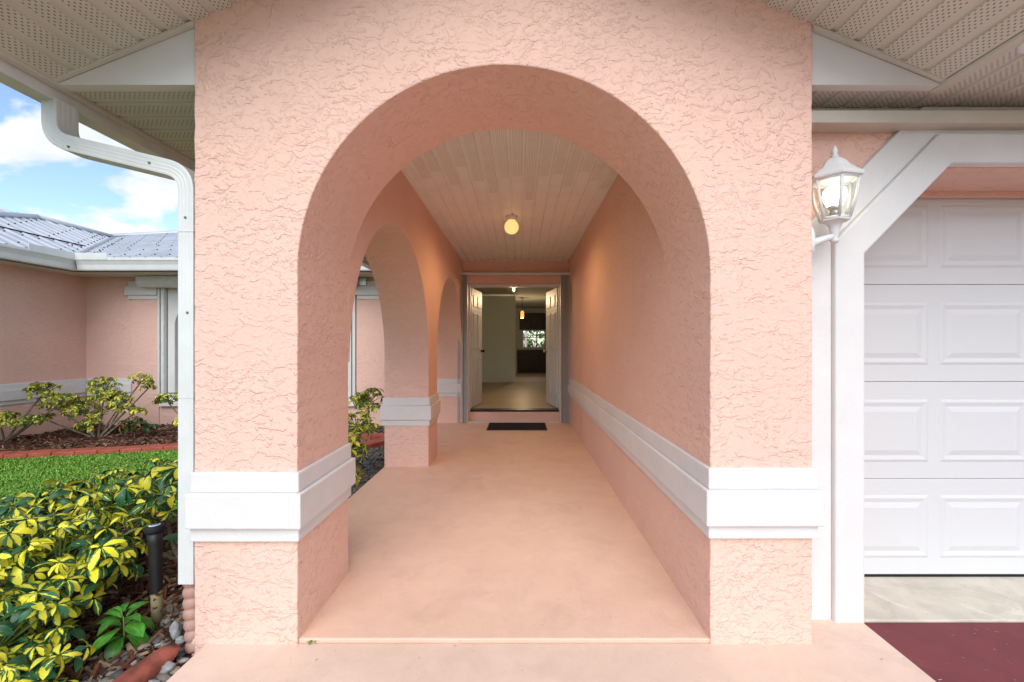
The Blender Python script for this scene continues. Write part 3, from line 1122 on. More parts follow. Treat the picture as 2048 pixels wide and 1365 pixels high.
# ------------------------------------------------------------------ entrance: doors, shutters, interior
hd_ = MB().box(DX0 - 0.0, DX1 + 0.0, YB + 0.06, YB + 0.2, DZ1 - 0.045, DZ1 - 0.001).box(DX0 + 0.001, DX0 + 0.035, YB + 0.06, YB + 0.2, DZ0, DZ1 - 0.046).box(DX1 - 0.035, DX1 - 0.001, YB + 0.06, YB + 0.2, DZ0, DZ1 - 0.046)
hd_.build('door_frame', M['white'], house, bevel=0.003)
MB().box(DX0 + 0.036, DX1 - 0.036, YB + 0.05, YB + 0.24, DZ0 + 0.001, DZ0 + 0.03).build('door_sill', M['dark_bronze'], house, bevel=0.003)


def door_leaf(hx, side, ang):
    W, H, T = 0.715, 1.985, 0.042
    e = empty('entry_door', (hx, YB + 0.20, DZ0 + 0.045))
    e.parent = house
    e.rotation_euler = (0, 0, ang)
    s = side
    x = (lambda a: a * s)
    MB().box(min(0, x(W)), max(0, x(W)), 0, T, 0, H).build('slab', M['white'], e, bevel=0.002)
    for (xa, xb) in ((0.10, 0.32), (0.395, 0.615)):
        for (za, zb) in ((0.20, 0.80), (0.98, 1.58), (1.68, 1.88)):
            for (ya, yb) in ((-0.012, 0.002), (T - 0.002, T + 0.012)):
                q0, q1 = sorted((x(xa), x(xb)))
                MB().box(q0, q1, ya, yb, za, zb).build('door_panel', M['white'], e, bevel=0.011)
    kn = MB()
    for yy, dr in ((0, -1), (T, 1)):
        path = [(x(W - 0.06), yy, 0.93), (x(W - 0.06), yy + dr * 0.03, 0.93), (x(W - 0.06), yy + dr * 0.04, 0.93), (x(W - 0.06), yy + dr * 0.06, 0.93), (x(W - 0.06), yy + dr * 0.068, 0.93)]
        kn.tube(path, 1, 12, radii=[0.028, 0.012, 0.026, 0.028, 0.012], up=(0, 0, 1))
    kn.build('door_knob', M['dark_bronze'] if s > 0 else M['brass'], e)
    for z in (0.15, 0.95, 1.75):
        MB().box(min(x(-0.035), x(0.004)), max(x(-0.035), x(0.004)), -0.004, 0.03, z, z + 0.09).build('hinge', M['white'], e)
    return e


door_leaf(DX0 + 0.045, 1, R(81))
door_leaf(DX1 - 0.06, -1, R(-79))


def shutter_stack(x0, x1):
    e = empty('accordion_shutter')
    e.parent = house
    n = 5
    for i in range(n):
        xa = x0 + (x1 - x0) * i / n
        w = (x1 - x0) / n
        zz = [(xa, YB - 0.035), (xa + w * 0.40, YB - 0.115 + 0.02 * (i % 2)), (xa + w * 0.62, YB - 0.115 + 0.02 * (i % 2)), (xa + w * 0.95, YB - 0.035), (xa + w * 0.80, YB - 0.03), (xa + w * 0.5, YB - 0.09), (xa + w * 0.2, YB - 0.03)]
        MB().prism(zz, 'z', 0.022, 2.355).build('blade', M['white'], e)
    MB().box(x0 - 0.012, x0 - 0.002, YB - 0.12, YB - 0.002, 0.018, 2.36).build('shutter_post', M['white'], e)
    MB().box(x1 + 0.002, x1 + 0.012, YB - 0.12, YB - 0.002, 0.018, 2.36).build('shutter_post', M['white'], e)
    return e


shutter_stack(-0.985, -0.845)
shutter_stack(0.655, XR - 0.018)
MB().box(-1.0, XR - 0.004, YB - 0.125, YB - 0.002, 2.362, 2.40).build('shutter_track', M['metal_white'], house, bevel=0.003)
MB().box(-0.84, 0.65, YB - 0.10, YB - 0.03, 0.017, 0.032).build('shutter_track', M['metal_white'], house, bevel=0.003)
MB().box(-1.185, -1.155, 7.226, 7.2395, 1.25, 1.33).build('doorbell', M['vinyl'], house, bevel=0.004)

# rooms behind the door
IZ = 0.2
MB().box(-7.1, 6.4, YB + 0.252, 18.3, -0.1, IZ).build('interior_floor', M['tile'], house)
MB().box(-7.1, 6.4, YB + 0.252, 18.3, 2.72, 2.78).build('interior_ceiling', M['inner_wall'], house)
iw = MB().box(-7.2, -7.1, YB + 0.26, 18.3, IZ, 2.719).box(6.4, 6.5, YB + 0.26, 18.3, IZ, 2.719)
iw.box(-7.1, -4.8, 18.0, 18.2, IZ, 2.719).box(-4.8, -2.2, 18.0, 18.2, 2.35, 2.719).box(-2.2, 0.10, 18.0, 18.2, IZ, 2.719).box(1.0, 3.4, 18.0, 18.2, IZ, 2.719).box(3.4, 6.0, 18.0, 18.2, 2.35, 2.719).box(6.0, 6.4, 18.0, 18.2, IZ, 2.719).box(0.10, 1.0, 18.0, 18.2, IZ, 1.15).box(0.10, 1.0, 18.0, 18.2, 1.86, 2.719)  # two unseen gaps added in the rear wall to let daylight in
iw.box(-7.1, 6.4, YB + 0.252, YB + 0.30, 2.55, 2.719)
iw.box(XR + 0.1, 6.4, YB + 0.255, YB + 0.35, IZ, 2.6)
iw.build('interior_wall', M['inner_wall'], house)
MB().box(-4.2, -0.13, 13.0, 13.12, IZ, 2.66).build('partition_wall', M['sage'], house)
MB().box(-4.2, -0.12, 12.985, 12.999, IZ, IZ + 0.12).build('baseboard', M['white'], house)
kw = empty('kitchen_window')
kw.parent = house
fr = MB()
for (a, b, c, d) in ((0.10, 1.0, 1.15, 1.185), (0.10, 1.0, 1.83, 1.86), (0.10, 0.13, 1.185, 1.83), (0.97, 1.0, 1.185, 1.83)):
    fr.box(a, b, 18.02, 18.09, c, d)
fr.build('frame', M['white'], kw)
mu = MB().box(0.645, 0.69, 18.03, 18.08, 1.185, 1.83).box(0.13, 0.645, 18.03, 18.08, 1.56, 1.585).box(0.69, 0.97, 18.03, 18.08, 1.56, 1.585)
mu.build('muntin', M['dark_bronze'], kw)
for (a, b, c, d) in ((0.13, 0.645, 1.185, 1.56), (0.13, 0.645, 1.585, 1.83), (0.69, 0.97, 1.185, 1.56), (0.69, 0.97, 1.585, 1.83)):
    MB().box(a, b, 18.05, 18.056, c, d).build('pane', M['glass'], kw)
kb = empty('base_cabinet', (0.5, 17.4, IZ), 'dark brown kitchen base cabinets under the window', 'cabinet')
MB().box(-0.6, 2.2, 0, 0.58, 0.1, 0.86).box(-0.55, 2.2, 0.06, 0.56, 0.0, 0.099).build('carcass', M['cabinet'], kb)
for i in range(6):
    MB().box(-0.58 + i * 0.46, -0.14 + i * 0.46, -0.02, -0.001, 0.13, 0.68).build('cabinet_door', M['cabinet'], kb, bevel=0.006)
    MB().box(-0.58 + i * 0.46, -0.14 + i * 0.46, -0.02, -0.001, 0.70, 0.85).build('drawer', M['cabinet'], kb, bevel=0.006)
MB().box(-0.62, 2.2, -0.03, 0.598, 0.861, 0.90).build('countertop', M['counter'], kb, bevel=0.004)
ku = empty('wall_cabinet', (0.5, 17.65, 1.88), 'dark brown kitchen wall cabinets above the window', 'cabinet')
MB().box(-0.52, 2.2, 0.0, 0.348, 0.0, 0.62).build('carcass', M['cabinet'], ku)
for i in range(6):
    MB().box(-0.5 + i * 0.45, -0.07 + i * 0.45, -0.02, -0.001, 0.02, 0.60).build('cabinet_door', M['cabinet'], ku, bevel=0.006)


def pendant(name, label, loc, top, kind):
    e = empty(name, loc, label, 'lamp')
    MB().tube([(0, 0, 0.10), (0, 0, top - loc[2])], 0.006, 6).build('cord', M['dark_bronze'], e)
    MB().lathe([(0.055, 0), (0.06, 0.012), (0.02, 0.02)], (0, 0, top - loc[2] - 0.022), 14).build('canopy', M['dark_bronze'], e)
    if kind == 'jar':
        MB().lathe([(0.03, 0.12), (0.035, 0.14), (0.012, 0.17)], (0, 0, 0), 12).build('cap', M['dark_bronze'], e)
        gl = MB()
        gl.lathe([(0.07, -0.12), (0.075, -0.10), (0.075, 0.10), (0.035, 0.125)], (0, 0, 0), 20)
        gl.build('glass_shade', M['lamp_glass'], e)
        MB().lathe([(0.008, -0.05), (0.026, -0.02), (0.028, 0.01), (0.014, 0.06), (0.012, 0.10)], (0, 0, 0), 12).build('bulb', M['filament'], e)
    else:
        MB().lathe([(0.035, -0.13), (0.052, -0.10), (0.058, 0.0), (0.05, 0.08), (0.02, 0.11)], (0, 0, 0), 16).build('glass_shade', M['amber'], e)
    li = bpy.data.lights.new('pendant_light', 'POINT')
    li.energy = 14
    li.color = (1.0, 0.7, 0.4)
    li.shadow_soft_size = 0.06
    lo = bpy.data.objects.new('pendant_light', li)
    COL.objects.link(lo)
    lo.parent = e
    lo.location = (0, 0, -0.2)
    return e


pendant('pendant_lamp', 'clear glass jar pendant lamp glowing inside the doorway', (-0.125, 9.0, 2.36), 2.72, 'jar')
pendant('pendant_lamp', 'small amber glass pendant lamp hanging before the dark cabinets', (0.07, 14.0, 2.21), 2.72, 'amber')

# arched garden window
aw = empty('garden_window')
aw.parent = house
hw2 = (WX1 - WX0) / 2
sp_ = [(WX0 + 0.10, WZ0 + 0.002), (WX0 + 0.10, WZ1 - 0.002), (WX1 - 0.10, WZ1 - 0.002), (WX1 - 0.10, WZ0 + 0.002)]
op = []
for (a, b) in ((WX1 - 0.22 - 1.28, WX1 - 0.22), (WX0 + 0.22, WX0 + 0.22 + 1.28)):
    c, r = (a + b) / 2, (b - a) / 2
    op.append((a, b, c, r))
# two portal-shaped panels side by side
for (a, b, c, r) in op:
    lo_, hi_ = (WX0 + 0.10, (WX0 + WX1) / 2) if a < (WX0 + WX1) / 2 - 0.3 else ((WX0 + WX1) / 2, WX1 - 0.10)
    pts = [(lo_, WZ0 + 0.03), (a, WZ0 + 0.03)] + arch_pts(c, r, 0.5, 1.56, 24, rev=True) + [(b, WZ0 + 0.03), (hi_, WZ0 + 0.03), (hi_, WZ1), (lo_, WZ1)]
    MB().prism(pts, 'y', YB + 0.02, YB + 0.16).build('arch_surround', M['white_stucco'], aw, bevel=0.012)
    fr = MB()
    ip = [(a + 0.05, WZ0 + 0.08)] + arch_pts(c, r - 0.05, 0.45, 1.56, 24, rev=True) + [(b - 0.05, WZ0 + 0.08)]
    opn = [(a, WZ0 + 0.035)] + arch_pts(c, r, 0.5, 1.56, 24, rev=True) + [(b, WZ0 + 0.035)]
    fr.prism(opn + ip[::-1], 'y', YB + 0.165, YB + 0.215)
    fr.box(a + 0.05, b - 0.05, YB + 0.167, YB + 0.213, WZ0 + 0.035, WZ0 + 0.08)
    fr.build('frame', M['white'], aw, bevel=0.003)
    mu = MB()
    for k in range(1, 4):
        x = a + 0.05 + (b - a - 0.1) * k / 4
        mu.box(x - 0.011, x + 0.011, YB + 0.172, YB + 0.196, WZ0 + 0.08, 1.90)
    for z in (0.75, 1.12, 1.56):
        t = 0.011 if z != 1.12 else 0.02
        mu.box(a + 0.05, b - 0.05, YB + 0.170, YB + 0.198, z - t, z + t)
    mu.build('muntin', M['white'], aw)
    MB().prism(ip, 'y', YB + 0.200, YB + 0.206).build('pane', M['glass'], aw)
MB().box(WX0 + 0.02, WX1 - 0.02, YB - 0.05, YB + 0.24, WZ0 - 0.04, WZ0 + 0.028).build('sill', M['white_stucco'], aw, bevel=0.006)
rm = empty('roller_shutter')
rm.parent = house
MB().prism([(YB - 0.002, 2.163), (YB - 0.19, 2.163), (YB - 0.25, 2.22), (YB - 0.25, 2.328), (YB - 0.002, 2.328)], 'x', -5.98, -2.60).build('housing', M['metal_white'], rm, bevel=0.006)
for x in (WX0 + 0.005, WX1 - 0.095):
    MB().box(x, x + 0.03, YB - 0.06, YB + 0.02, WZ0 + 0.03, 2.16).box(x + 0.045, x + 0.09, YB - 0.05, YB + 0.02, WZ0 + 0.03, 2.16).build('guide_rail', M['metal_white'], rm, bevel=0.003)
MB().box(-2.57, -2.45, YB - 0.06, YB - 0.002, 2.285, 2.325).box(-2.57, -2.45, YB - 0.07, YB - 0.002, 2.20, 2.284).build('junction_box', M['steel'], house, bevel=0.004)

# ------------------------------------------------------------------ lamps outside
gl = empty('porch_light', (-0.09, 4.85, CEIL), 'glowing amber globe light on the porch ceiling', 'lamp')
MB().lathe([(0.062, -0.004), (0.066, 0.0), (0.066, -0.001)][:2] + [(0.066, 0.001)], (0, 0, -0.002), 24).build('base_ring', M['brass'], gl)
MB().lathe([(0.048, -0.045), (0.055, -0.040), (0.058, -0.006), (0.062, -0.002)], (0, 0, 0), 24).build('fitter', M['white'], gl)
gprof = [(0.076 * math.sin(math.pi * (i + 0.35) / 18), -0.115 - 0.076 * math.cos(math.pi * (i + 0.35) / 18)) for i in range(16)]
MB().lathe(gprof, (0, 0, 0), 28).build('globe', M['globe'], gl)
li = bpy.data.lights.new('globe_light', 'SPOT')
li.energy = 70
li.spot_size = R(178)
li.spot_blend = 0.7
li.color = (1.0, 0.58, 0.26)
li.shadow_soft_size = 0.085
lo = bpy.data.objects.new('globe_light', li)
COL.objects.link(lo)
lo.parent = gl
lo.location = (0, 0, -0.115)

ln = empty('wall_lantern', (1.352, 1.955, 1.712), 'white six-sided wall lantern with lit bulb beside the garage', 'lantern')
NS = 6
ph = R(12)


def hexring(r, z):
    return [(r * math.cos(ph + i * math.pi / 3), r * math.sin(ph + i * math.pi / 3), z) for i in range(6)]


MB().lathe([(0.012, -0.03), (0.018, -0.02), (0.012, -0.008), (0.016, 0.0), (0.019, 0.02), (0.022, 0.035), (0.030, 0.052), (0.050, 0.066), (0.052, 0.07)], (0, 0, 0), 20).build('stem', M['white'], ln)
zb_, zt_ = 0.072, 0.235
rb, rt = 0.054, 0.088
bars = MB()
lo6, hi6 = hexring(rb, zb_), hexring(rt, zt_)
mid6 = hexring((rb + rt) / 2 + 0.006, (zb_ + zt_) / 2)
for a, m, b in zip(lo6, mid6, hi6):
    bars.tube([a, m, b], 0.0065, 6)
for rg in (lo6, hi6):
    for i in range(6):
        bars.tube([rg[i], rg[(i + 1) % 6]], 0.0065, 6)
bars.build('cage', M['white'], ln)
for i in range(6):
    j = (i + 1) % 6
    g = MB()
    g.quad(lo6[i], lo6[j], mid6[j], mid6[i])
    g.quad(mid6[i], mid6[j], hi6[j], hi6[i])
    g.build('pane', M['lamp_glass'], ln)
MB().lathe([(rb + 0.004, 0.062), (rb + 0.006, 0.072), (rb - 0.004, 0.076)], (0, 0, 0), 6, sm=False, phase=ph).build('bottom_plate', M['white'], ln)
MB().lathe([(0.092, 0.236), (0.104, 0.240), (0.106, 0.252), (0.094, 0.262), (0.062, 0.288), (0.040, 0.318), (0.024, 0.332), (0.013, 0.336)], (0, 0, 0), 6, sm=False, phase=ph).build('lantern_roof', M['white'], ln, bevel=0.002)
MB().lathe([(0.010, 0.334), (0.018, 0.342), (0.008, 0.348), (0.013, 0.358), (0.010, 0.372), (0.003, 0.388)], (0, 0, 0), 14).build('finial', M['white'], ln)
MB().lathe([(0.018, 0.078), (0.020, 0.10), (0.018, 0.105), (0.020, 0.112), (0.028, 0.125)], (0, 0, 0), 16).build('bulb_socket', M['steel'], ln)
MB().lathe([(0.028, 0.126), (0.040, 0.150), (0.046, 0.172), (0.042, 0.196), (0.024, 0.212), (0.006, 0.216)], (0, 0, 0), 20).build('bulb', M['bulb'], ln)
MB().tube([(0, 0, 0.0), (-0.04, 0.002, -0.012), (-0.09, 0.004, -0.03), (-0.132, 0.006, -0.045)], 0.012, 10, radii=[0.013, 0.014, 0.018, 0.03]).build('arm', M['white'], ln)
bp = MB()
prof = [(0.012 * 0, 0)]
pl = MB().prism([(0.05 * math.cos(2 * math.pi * i / 20), 0.0 + 0.075 * math.sin(2 * math.pi * i / 20) - 0.03) for i in range(20)], 'x', -0.1345, -0.112)
pl.build('wall_plate', M['white'], ln, bevel=0.006)
li = bpy.data.lights.new('lantern_light', 'POINT')
li.energy = 1.0
li.color = (1.0, 0.9, 0.72)
li.shadow_soft_size = 0.045
lo = bpy.data.objects.new('lantern_light', li)
COL.objects.link(lo)
lo.parent = ln
lo.location = (0, 0, 0.18)

sf = empty('soffit_light', (1.855, 1.60, ZE - 0.006), 'white soffit light with ribbed collar above the garage, cut by the frame', 'lamp')
MB().lathe([(0.062, -0.024), (0.072, -0.016), (0.072, 0.0)], (0, 0, 0), 24).build('mounting_plate', M['white'], sf)
MB().lathe([(0.040, -0.075), (0.046, -0.07), (0.046, -0.06), (0.040, -0.056), (0.046, -0.05), (0.046, -0.04), (0.040, -0.036), (0.05, -0.026)], (0, 0, 0), 20).build('ribbed_collar', M['white'], sf)
MB().box(-0.075, 0.06, -0.085, -0.06, -0.018, 0.0).build('gasket', M['steel'], sf)

# ------------------------------------------------------------------ small things
dm = MB().box(-0.46, 0.375, 6.62, YB - 0.135, 0.017, 0.026)
dm = empty('door_mat', (-0.045, 6.9, 0.0165), 'black rubber door mat in front of the double doors', 'mat')
MB().box(-0.42, 0.42, -0.30, 0.26, 0.0, 0.008).build('mat_pad', M['mat'], dm, bevel=0.002)
MB().box(-0.44, 0.44, -0.32, -0.301, 0, 0.012).box(-0.44, 0.44, 0.261, 0.28, 0, 0.012).box(-0.44, -0.421, -0.301, 0.261, 0, 0.012).box(0.421, 0.44, -0.301, 0.261, 0, 0.012).build('mat_border', M['black'], dm, bevel=0.003)

sl = empty('garden_light', (-1.69, 2.12, -0.06), 'black solar stake light standing in the mulch beside the pier', 'lamp')
MB().lathe([(0.020, 0.0), (0.023, 0.10), (0.025, 0.18), (0.027, 0.30), (0.029, 0.38), (0.032, 0.425)], (0, 0, 0), 20).build('stake', M['stake'], sl)
MB().lathe([(0.037, 0.426), (0.039, 0.432), (0.039, 0.452), (0.036, 0.456)], (0, 0, 0), 24).build('cap', M['black'], sl)
MB().lathe([(0.0235, 0.4561), (0.0235, 0.4585), (0.018, 0.4588)], (0, 0, 0), 20).build('lens_ring', M['metal_white'], sl)
MB().lathe([(0.017, 0.4589), (0.017, 0.4605), (0.003, 0.461)], (0, 0, 0), 16).build('solar_cell', M['solar'], sl)
sl.rotation_euler = (R(-3), R(-4), 0)


# lawn edging: one block per piece, one thing per run
def edging(name, label, pts, w=0.20, h=0.06, blk=0.235, z=-0.05):
    e = empty(name, (pts[0][0], pts[0][1], z), label, 'edging')
    seq, acc = [Vector(p) for p in pts], 0.0
    dense = []
    for a, b in zip(seq, seq[1:]):
        n = max(2, int((b - a).length / 0.02))
        dense += [a.lerp(b, i / n) for i in range(n)]
    dense.append(seq[-1])
    i = 0
    while i < len(dense) - 2:
        j = min(len(dense) - 1, i + int(blk / 0.02))
        a, b = dense[i], dense[j]
        t = (b - a).normalized()
        n = Vector((-t.y, t.x))
        a2, b2 = a + t * 0.002, b - t * 0.002
        q = [a2 - n * w / 2, b2 - n * w / 2, b2 + n * w / 2, a2 + n * w / 2]
        dz = random.uniform(-0.004, 0.004)
        o = MB().prism([(p.x - pts[0][0], p.y - pts[0][1]) for p in q], 'z', -0.06, h + dz).build('block', M['edging'], e, bevel=0.008)
        i = j
    return e


edging('lawn_edging', 'red painted block edging curving between the lawn and back bed', EDGE[1:], z=-0.055)
edging('bed_edging', 'short red edging run seen through the first side arch', [(-2.42, 5.35), (-2.0, 5.72), (-1.62, 6.28)], z=-0.055)
ke = MB()
kp = [(-1.50, 0.9), (-1.49, 1.3), (-1.475, 1.62), (-1.45, 1.80), (-1.435, 1.87)]
prof = [(-0.042, -0.09), (0.042, -0.09), (0.046, 0.0), (0.040, 0.020), (0.015, 0.026), (-0.02, 0.025), (-0.040, 0.014), (-0.046, -0.004)]
pth = []
for a, b in zip(kp, kp[1:]):
    for i in range(8):
        t = i / 8
        pth.append((a[0] + (b[0] - a[0]) * t, a[1] + (b[1] - a[1]) * t, -0.012 + 0.004 * noise.noise(Vector((t * 3, a[1] * 7, 1)))))
pth.append((*kp[-1], -0.035))
ke.sweep(pth, prof, up=(0, 0, 1), scales=[1 + 0.09 * noise.noise(Vector((i * 0.35, 2.2, 0))) for i in range(len(pth) - 1)] + [0.55])
tag(ke.build('concrete_curb', M['curb']), 'rounded red concrete curb end beside the walkway corner', 'curb')


# ------------------------------------------------------------------ scatter
def rnd_attr(me, vals):
    at = me.attributes.new('rnd', 'FLOAT', 'POINT')
    at.data.foreach_set('value', vals)


def chips(name, label, cat, n, area, zf, size, mat, seed, flat=0.3, keep=None):
    rng = random.Random(seed)
    mb, vals = MB(), []
    k = 0
    tries = 0
    while k < n and tries < n * 6:
        tries += 1
        x, y = rng.uniform(area[0], area[1]), rng.uniform(area[2], area[3])
        if keep and not keep(x, y, rng):
            continue
        k += 1
        L = rng.uniform(*size)
        W, H = L * rng.uniform(0.10, 0.30), L * rng.uniform(0.06, 0.12)
        m = Matrix.Translation((x, y, zf(x, y) + rng.uniform(0.0, 0.02))) @ Matrix.Rotation(rng.uniform(0, 6.28), 4, 'Z') @ Matrix.Rotation(rng.gauss(0, flat), 4, 'Y') @ Matrix.Rotation(rng.gauss(0, flat), 4, 'X')
        b = len(mb.v)
        sh = rng.uniform(-0.4, 0.4)
        for (sx, sy, sz) in ((-1, -1, -1), (1, -.6, -1), (1, .6, -1), (-1, 1, -1), (-1, -.8, 1), (1, -.5, 1), (1, .5, 1), (-1, .8, 1)):
            mb.v.append(tuple(m @ Vector((sx * L / 2, sy * W / 2 + sh * W * sx * 0.5, sz * H / 2))))
        for q in ((4, 5, 6, 7), (0, 1, 5, 4), (1, 2, 6, 5), (2, 3, 7, 6), (3, 0, 4, 7)):
            mb.face([b + i for i in q])
        vals += [rng.random()] * 8
    o = mb.build(name, mat, recalc=False)
    rnd_attr(o.data, vals)
    return tag(o, label, cat, kind='stuff')


def ground_z(ob):
    pts = {}
    for v in ob.data.vertices:
        pts.setdefault((round(v.co.x / 0.1), round(v.co.y / 0.1)), v.co.z)
    return lambda x, y: pts.get((round(x / 0.1), round(y / 0.1)), -0.06)


GZ_back, GZ_front, GZ_side = ground_z(bed), ground_z(bed2), ground_z(bed3)
ICO = None


def stones(name, label, cat, n, area, zf, size, mat, seed, keep=None, sub=1):
    rng = random.Random(seed)
    bm = bmesh.new()
    bmesh.ops.create_icosphere(bm, subdivisions=sub, radius=1.0)
    bv = [v.co.copy() for v in bm.verts]
    bf = [[v.index for v in f.verts] for f in bm.faces]
    bm.free()
    mb, vals = MB(), []
    k = tries = 0
    while k < n and tries < n * 8:
        tries += 1
        x, y = rng.uniform(area[0], area[1]), rng.uniform(area[2], area[3])
        if keep and not keep(x, y, rng):
            continue
        k += 1
        r = rng.uniform(*size)
        m = Matrix.Translation((x, y, zf(x, y) + r * 0.3)) @ Matrix.Rotation(rng.uniform(0, 6.28), 4, 'Z') @ Matrix.Rotation(rng.gauss(0, 0.3), 4, 'X') @ Matrix.Diagonal((r * rng.uniform(0.9, 1.5), r * rng.uniform(0.7, 1.0), r * rng.uniform(0.4, 0.65), 1))
        b = len(mb.v)
        s = rng.uniform(0, 90)
        mb.v += [tuple(m @ (v * (1 + 0.22 * noise.noise(v * 1.3 + Vector((s, 0, 0)))))) for v in bv]
        for q in bf:
            mb.face([b + i for i in q], sm=True)
        vals += [rng.random()] * len(bv)
    o = mb.build(name, mat, recalc=False)
    rnd_attr(o.data, vals)
    return tag(o, label, cat, kind='stuff')


chips('mulch', 'reddish brown bark mulch in the bed along the wall', 'mulch', 6500, (-6.95, -2.4, 4.9, YB - 0.02), GZ_back, (0.03, 0.12), M['mulch'], 11, keep=lambda x, y, r: y > edge_y(x) + 0.08)
chips('mulch', 'dark bark mulch under the near variegated shrubs', 'mulch', 7000, (-3.0, -1.36, 0.9, 3.5), GZ_front, (0.02, 0.11), M['mulch'], 12, keep=lambda x, y, r: not (-1.56 < x < -1.42 and y < 1.9) and not (x > -1.42 and y < 1.9))
stones('gravel', 'rounded brown river gravel at the foot of the pier', 'gravel', 620, (-1.85, -1.36, 1.35, 2.9), GZ_front, (0.012, 0.026), M['gravel'], 13, keep=lambda x, y, r: r.random() < max(0, 1 - ((x + 1.52) / 0.26) ** 2) and not (-1.555 < x < -1.42 and y < 1.88) and not (x > -1.32 and y < 1.9), sub=2)
stones('gravel', 'dark grey gravel strip along the outside of the porch', 'gravel', 6500, (-2.30, -1.36, 2.7, YB - 0.02), lambda x, y: GZ_side(x, y) if y < 6.45 else GZ_back(x, y), (0.010, 0.022), M['gravel_dark'], 14, keep=lambda x, y, r: not (y > 5.6 and x < -1.95 and r.random() < 0.6))
stones('gravel', 'grey gravel strip under the arched window', 'gravel', 2200, (-5.6, -2.3, 6.95, YB - 0.02), GZ_back, (0.012, 0.026), M['gravel_dark'], 15)

chips('litter', 'scattered flecks of leaf litter on the paving', 'litter', 110, (-1.2, 3.0, 1.2, 2.04), lambda x, y: 0.0 if x < 1.54 else -0.012, (0.005, 0.018), M['gravel'], 17, flat=0.1, keep=lambda x, y, r: x > 1.56 or (r.random() < 0.25 and y < 1.86))
# single larger stones
for k, (x, y, r, z, lab) in enumerate(((-1.50, 1.985, 0.029, -0.005, 'upright pale grey stone leaning by the drain pipe'), (-1.455, 1.95, 0.021, -0.02, 'small round white stone touching the drain pipe'),
                                      (-1.395, 1.80, 0.032, -0.035, 'flat pale stone between curb and walkway'), (-1.385, 1.72, 0.022, -0.04, 'small grey stone below the pier corner'))):
    bm = bmesh.new()
    bmesh.ops.create_icosphere(bm, subdivisions=3, radius=1.0)
    for v in bm.verts:
        v.co *= 1 + 0.45 * noise.noise(v.co * 1.2 + Vector((k * 7.1, 0, 0))) + 0.1 * noise.noise(v.co * 4 + Vector((k * 3.3, 0, 0)))
        v.co = Vector((v.co.x * r * (1.0 if k else 0.7), v.co.y * r * 0.75, v.co.z * r * (1.45 if k == 0 else 0.7)))
    for f in bm.faces:
        f.smooth = True
    me = bpy.data.meshes.new('stone')
    bm.to_mesh(me)
    bm.free()
    me.materials.append(M['pale_stone'])
    o = linked('garden_stone', me, None, Matrix.Translation((x, y, z)))
    tag(o, lab, 'stone')

# lawn grass
rng = random.Random(21)
mb, vals = MB(), []
k = 0
while k < 52000:
    x, y = rng.uniform(-7.2, -1.75), rng.uniform(2.4, 6.3)
    if y > edge_y(x) - 0.07 or x > -1.9 - 0.0 and y < 4 or (x > -2.38):
        continue
    if x / y < -1.30:
        continue
    if y < 3.3 and x > -2.9:
        continue
    k += 1
    a = rng.uniform(0, 6.283)
    L, W = rng.uniform(0.030, 0.075), rng.uniform(0.003, 0.006)
    lean = rng.uniform(0.3, 1.3)
    d = Vector((math.cos(a), math.sin(a), 0))
    n = Vector((-d.y, d.x, 0))
    p0 = Vector((x, y, -0.085))
    p1 = p0 + d * (L * 0.35 * lean) + Vector((0, 0, L * 0.75))
    p2 = p0 + d * (L * 0.95 * lean) + Vector((0, 0, L * (0.95 - 0.4 * lean)))
    b = len(mb.v)
    mb.v += [tuple(p0 - n * W), tuple(p0 + n * W), tuple(p1 + n * W), tuple(p1 - n * W), tuple(p2)]
    mb.face((b, b + 1, b + 2, b + 3))
    mb.face((b + 3, b + 2, b + 4))
    vals += [min(0.999, max(0, rng.gauss(0.45 + 0.3 * noise.noise(Vector((x * 1.5, y * 1.5, 0))), 0.25)))] * 5
o = mb.build('grass', M['grass'], recalc=False)
rnd_attr(o.data, vals)
tag(o, 'short bright green grass of the lawn', 'grass', kind='stuff')


# ------------------------------------------------------------------ plants
def leaf_geo(L, W, droop, fold, rng, nl=6):
    """verts, faces, uvs of one leaf along +X"""
    v, f, uv = [], [], []
    tw = rng.uniform(-0.25, 0.25)
    for i in range(nl + 1):
        t = i / nl
        w = W * 0.5 * (math.sin(math.pi * min(1.0, t ** 1.25 * 0.97 + 0.03)) ** 0.75 if t < 1 else 0.03)
        x = L * t * (1 - 0.18 * droop * t)
        z = 0.10 * L * math.sin(t * 2.2) - droop * L * 0.55 * t * t
        for s in (-1, 0, 1):
            v.append(Vector((x, s * w, z + abs(s) * fold * w + s * tw * w * t)))
    for i in range(nl):
        for j in range(2):
            a = i * 3 + j
            f.append((a, a + 1, a + 4, a + 3))
            uv.append([(j / 2, i / nl), ((j + 1) / 2, i / nl), ((j + 1) / 2, (i + 1) / nl), (j / 2, (i + 1) / nl)])
    return v, f, uv


def leaf_variants(n, L, W, mat, seed):
    rng = random.Random(seed)
    out = []
    for i in range(n):
        v, f, uv = leaf_geo(L, W * rng.uniform(0.85, 1.15), rng.uniform(0.2, 1.0), rng.uniform(0.1, 0.5), rng)
        mb = MB()
        mb.v = [tuple(p) for p in v]
        for q, u in zip(f, uv):
            mb.face(q, uv=u, sm=True)
        me = mb.mesh('leaf', mat, recalc=False)
        rnd_attr(me, [rng.random()] * len(v))
        out.append((me, v, f, uv))
    return out


def frame_from(z, spin):
    z = z.normalized()
    x = z.cross(Vector((0.3, 0.9, 0.1))).normalized()
    y = z.cross(x)
    m = Matrix((x, y, z)).transposed().to_4x4()
    return m @ Matrix.Rotation(spin, 4, 'Z')


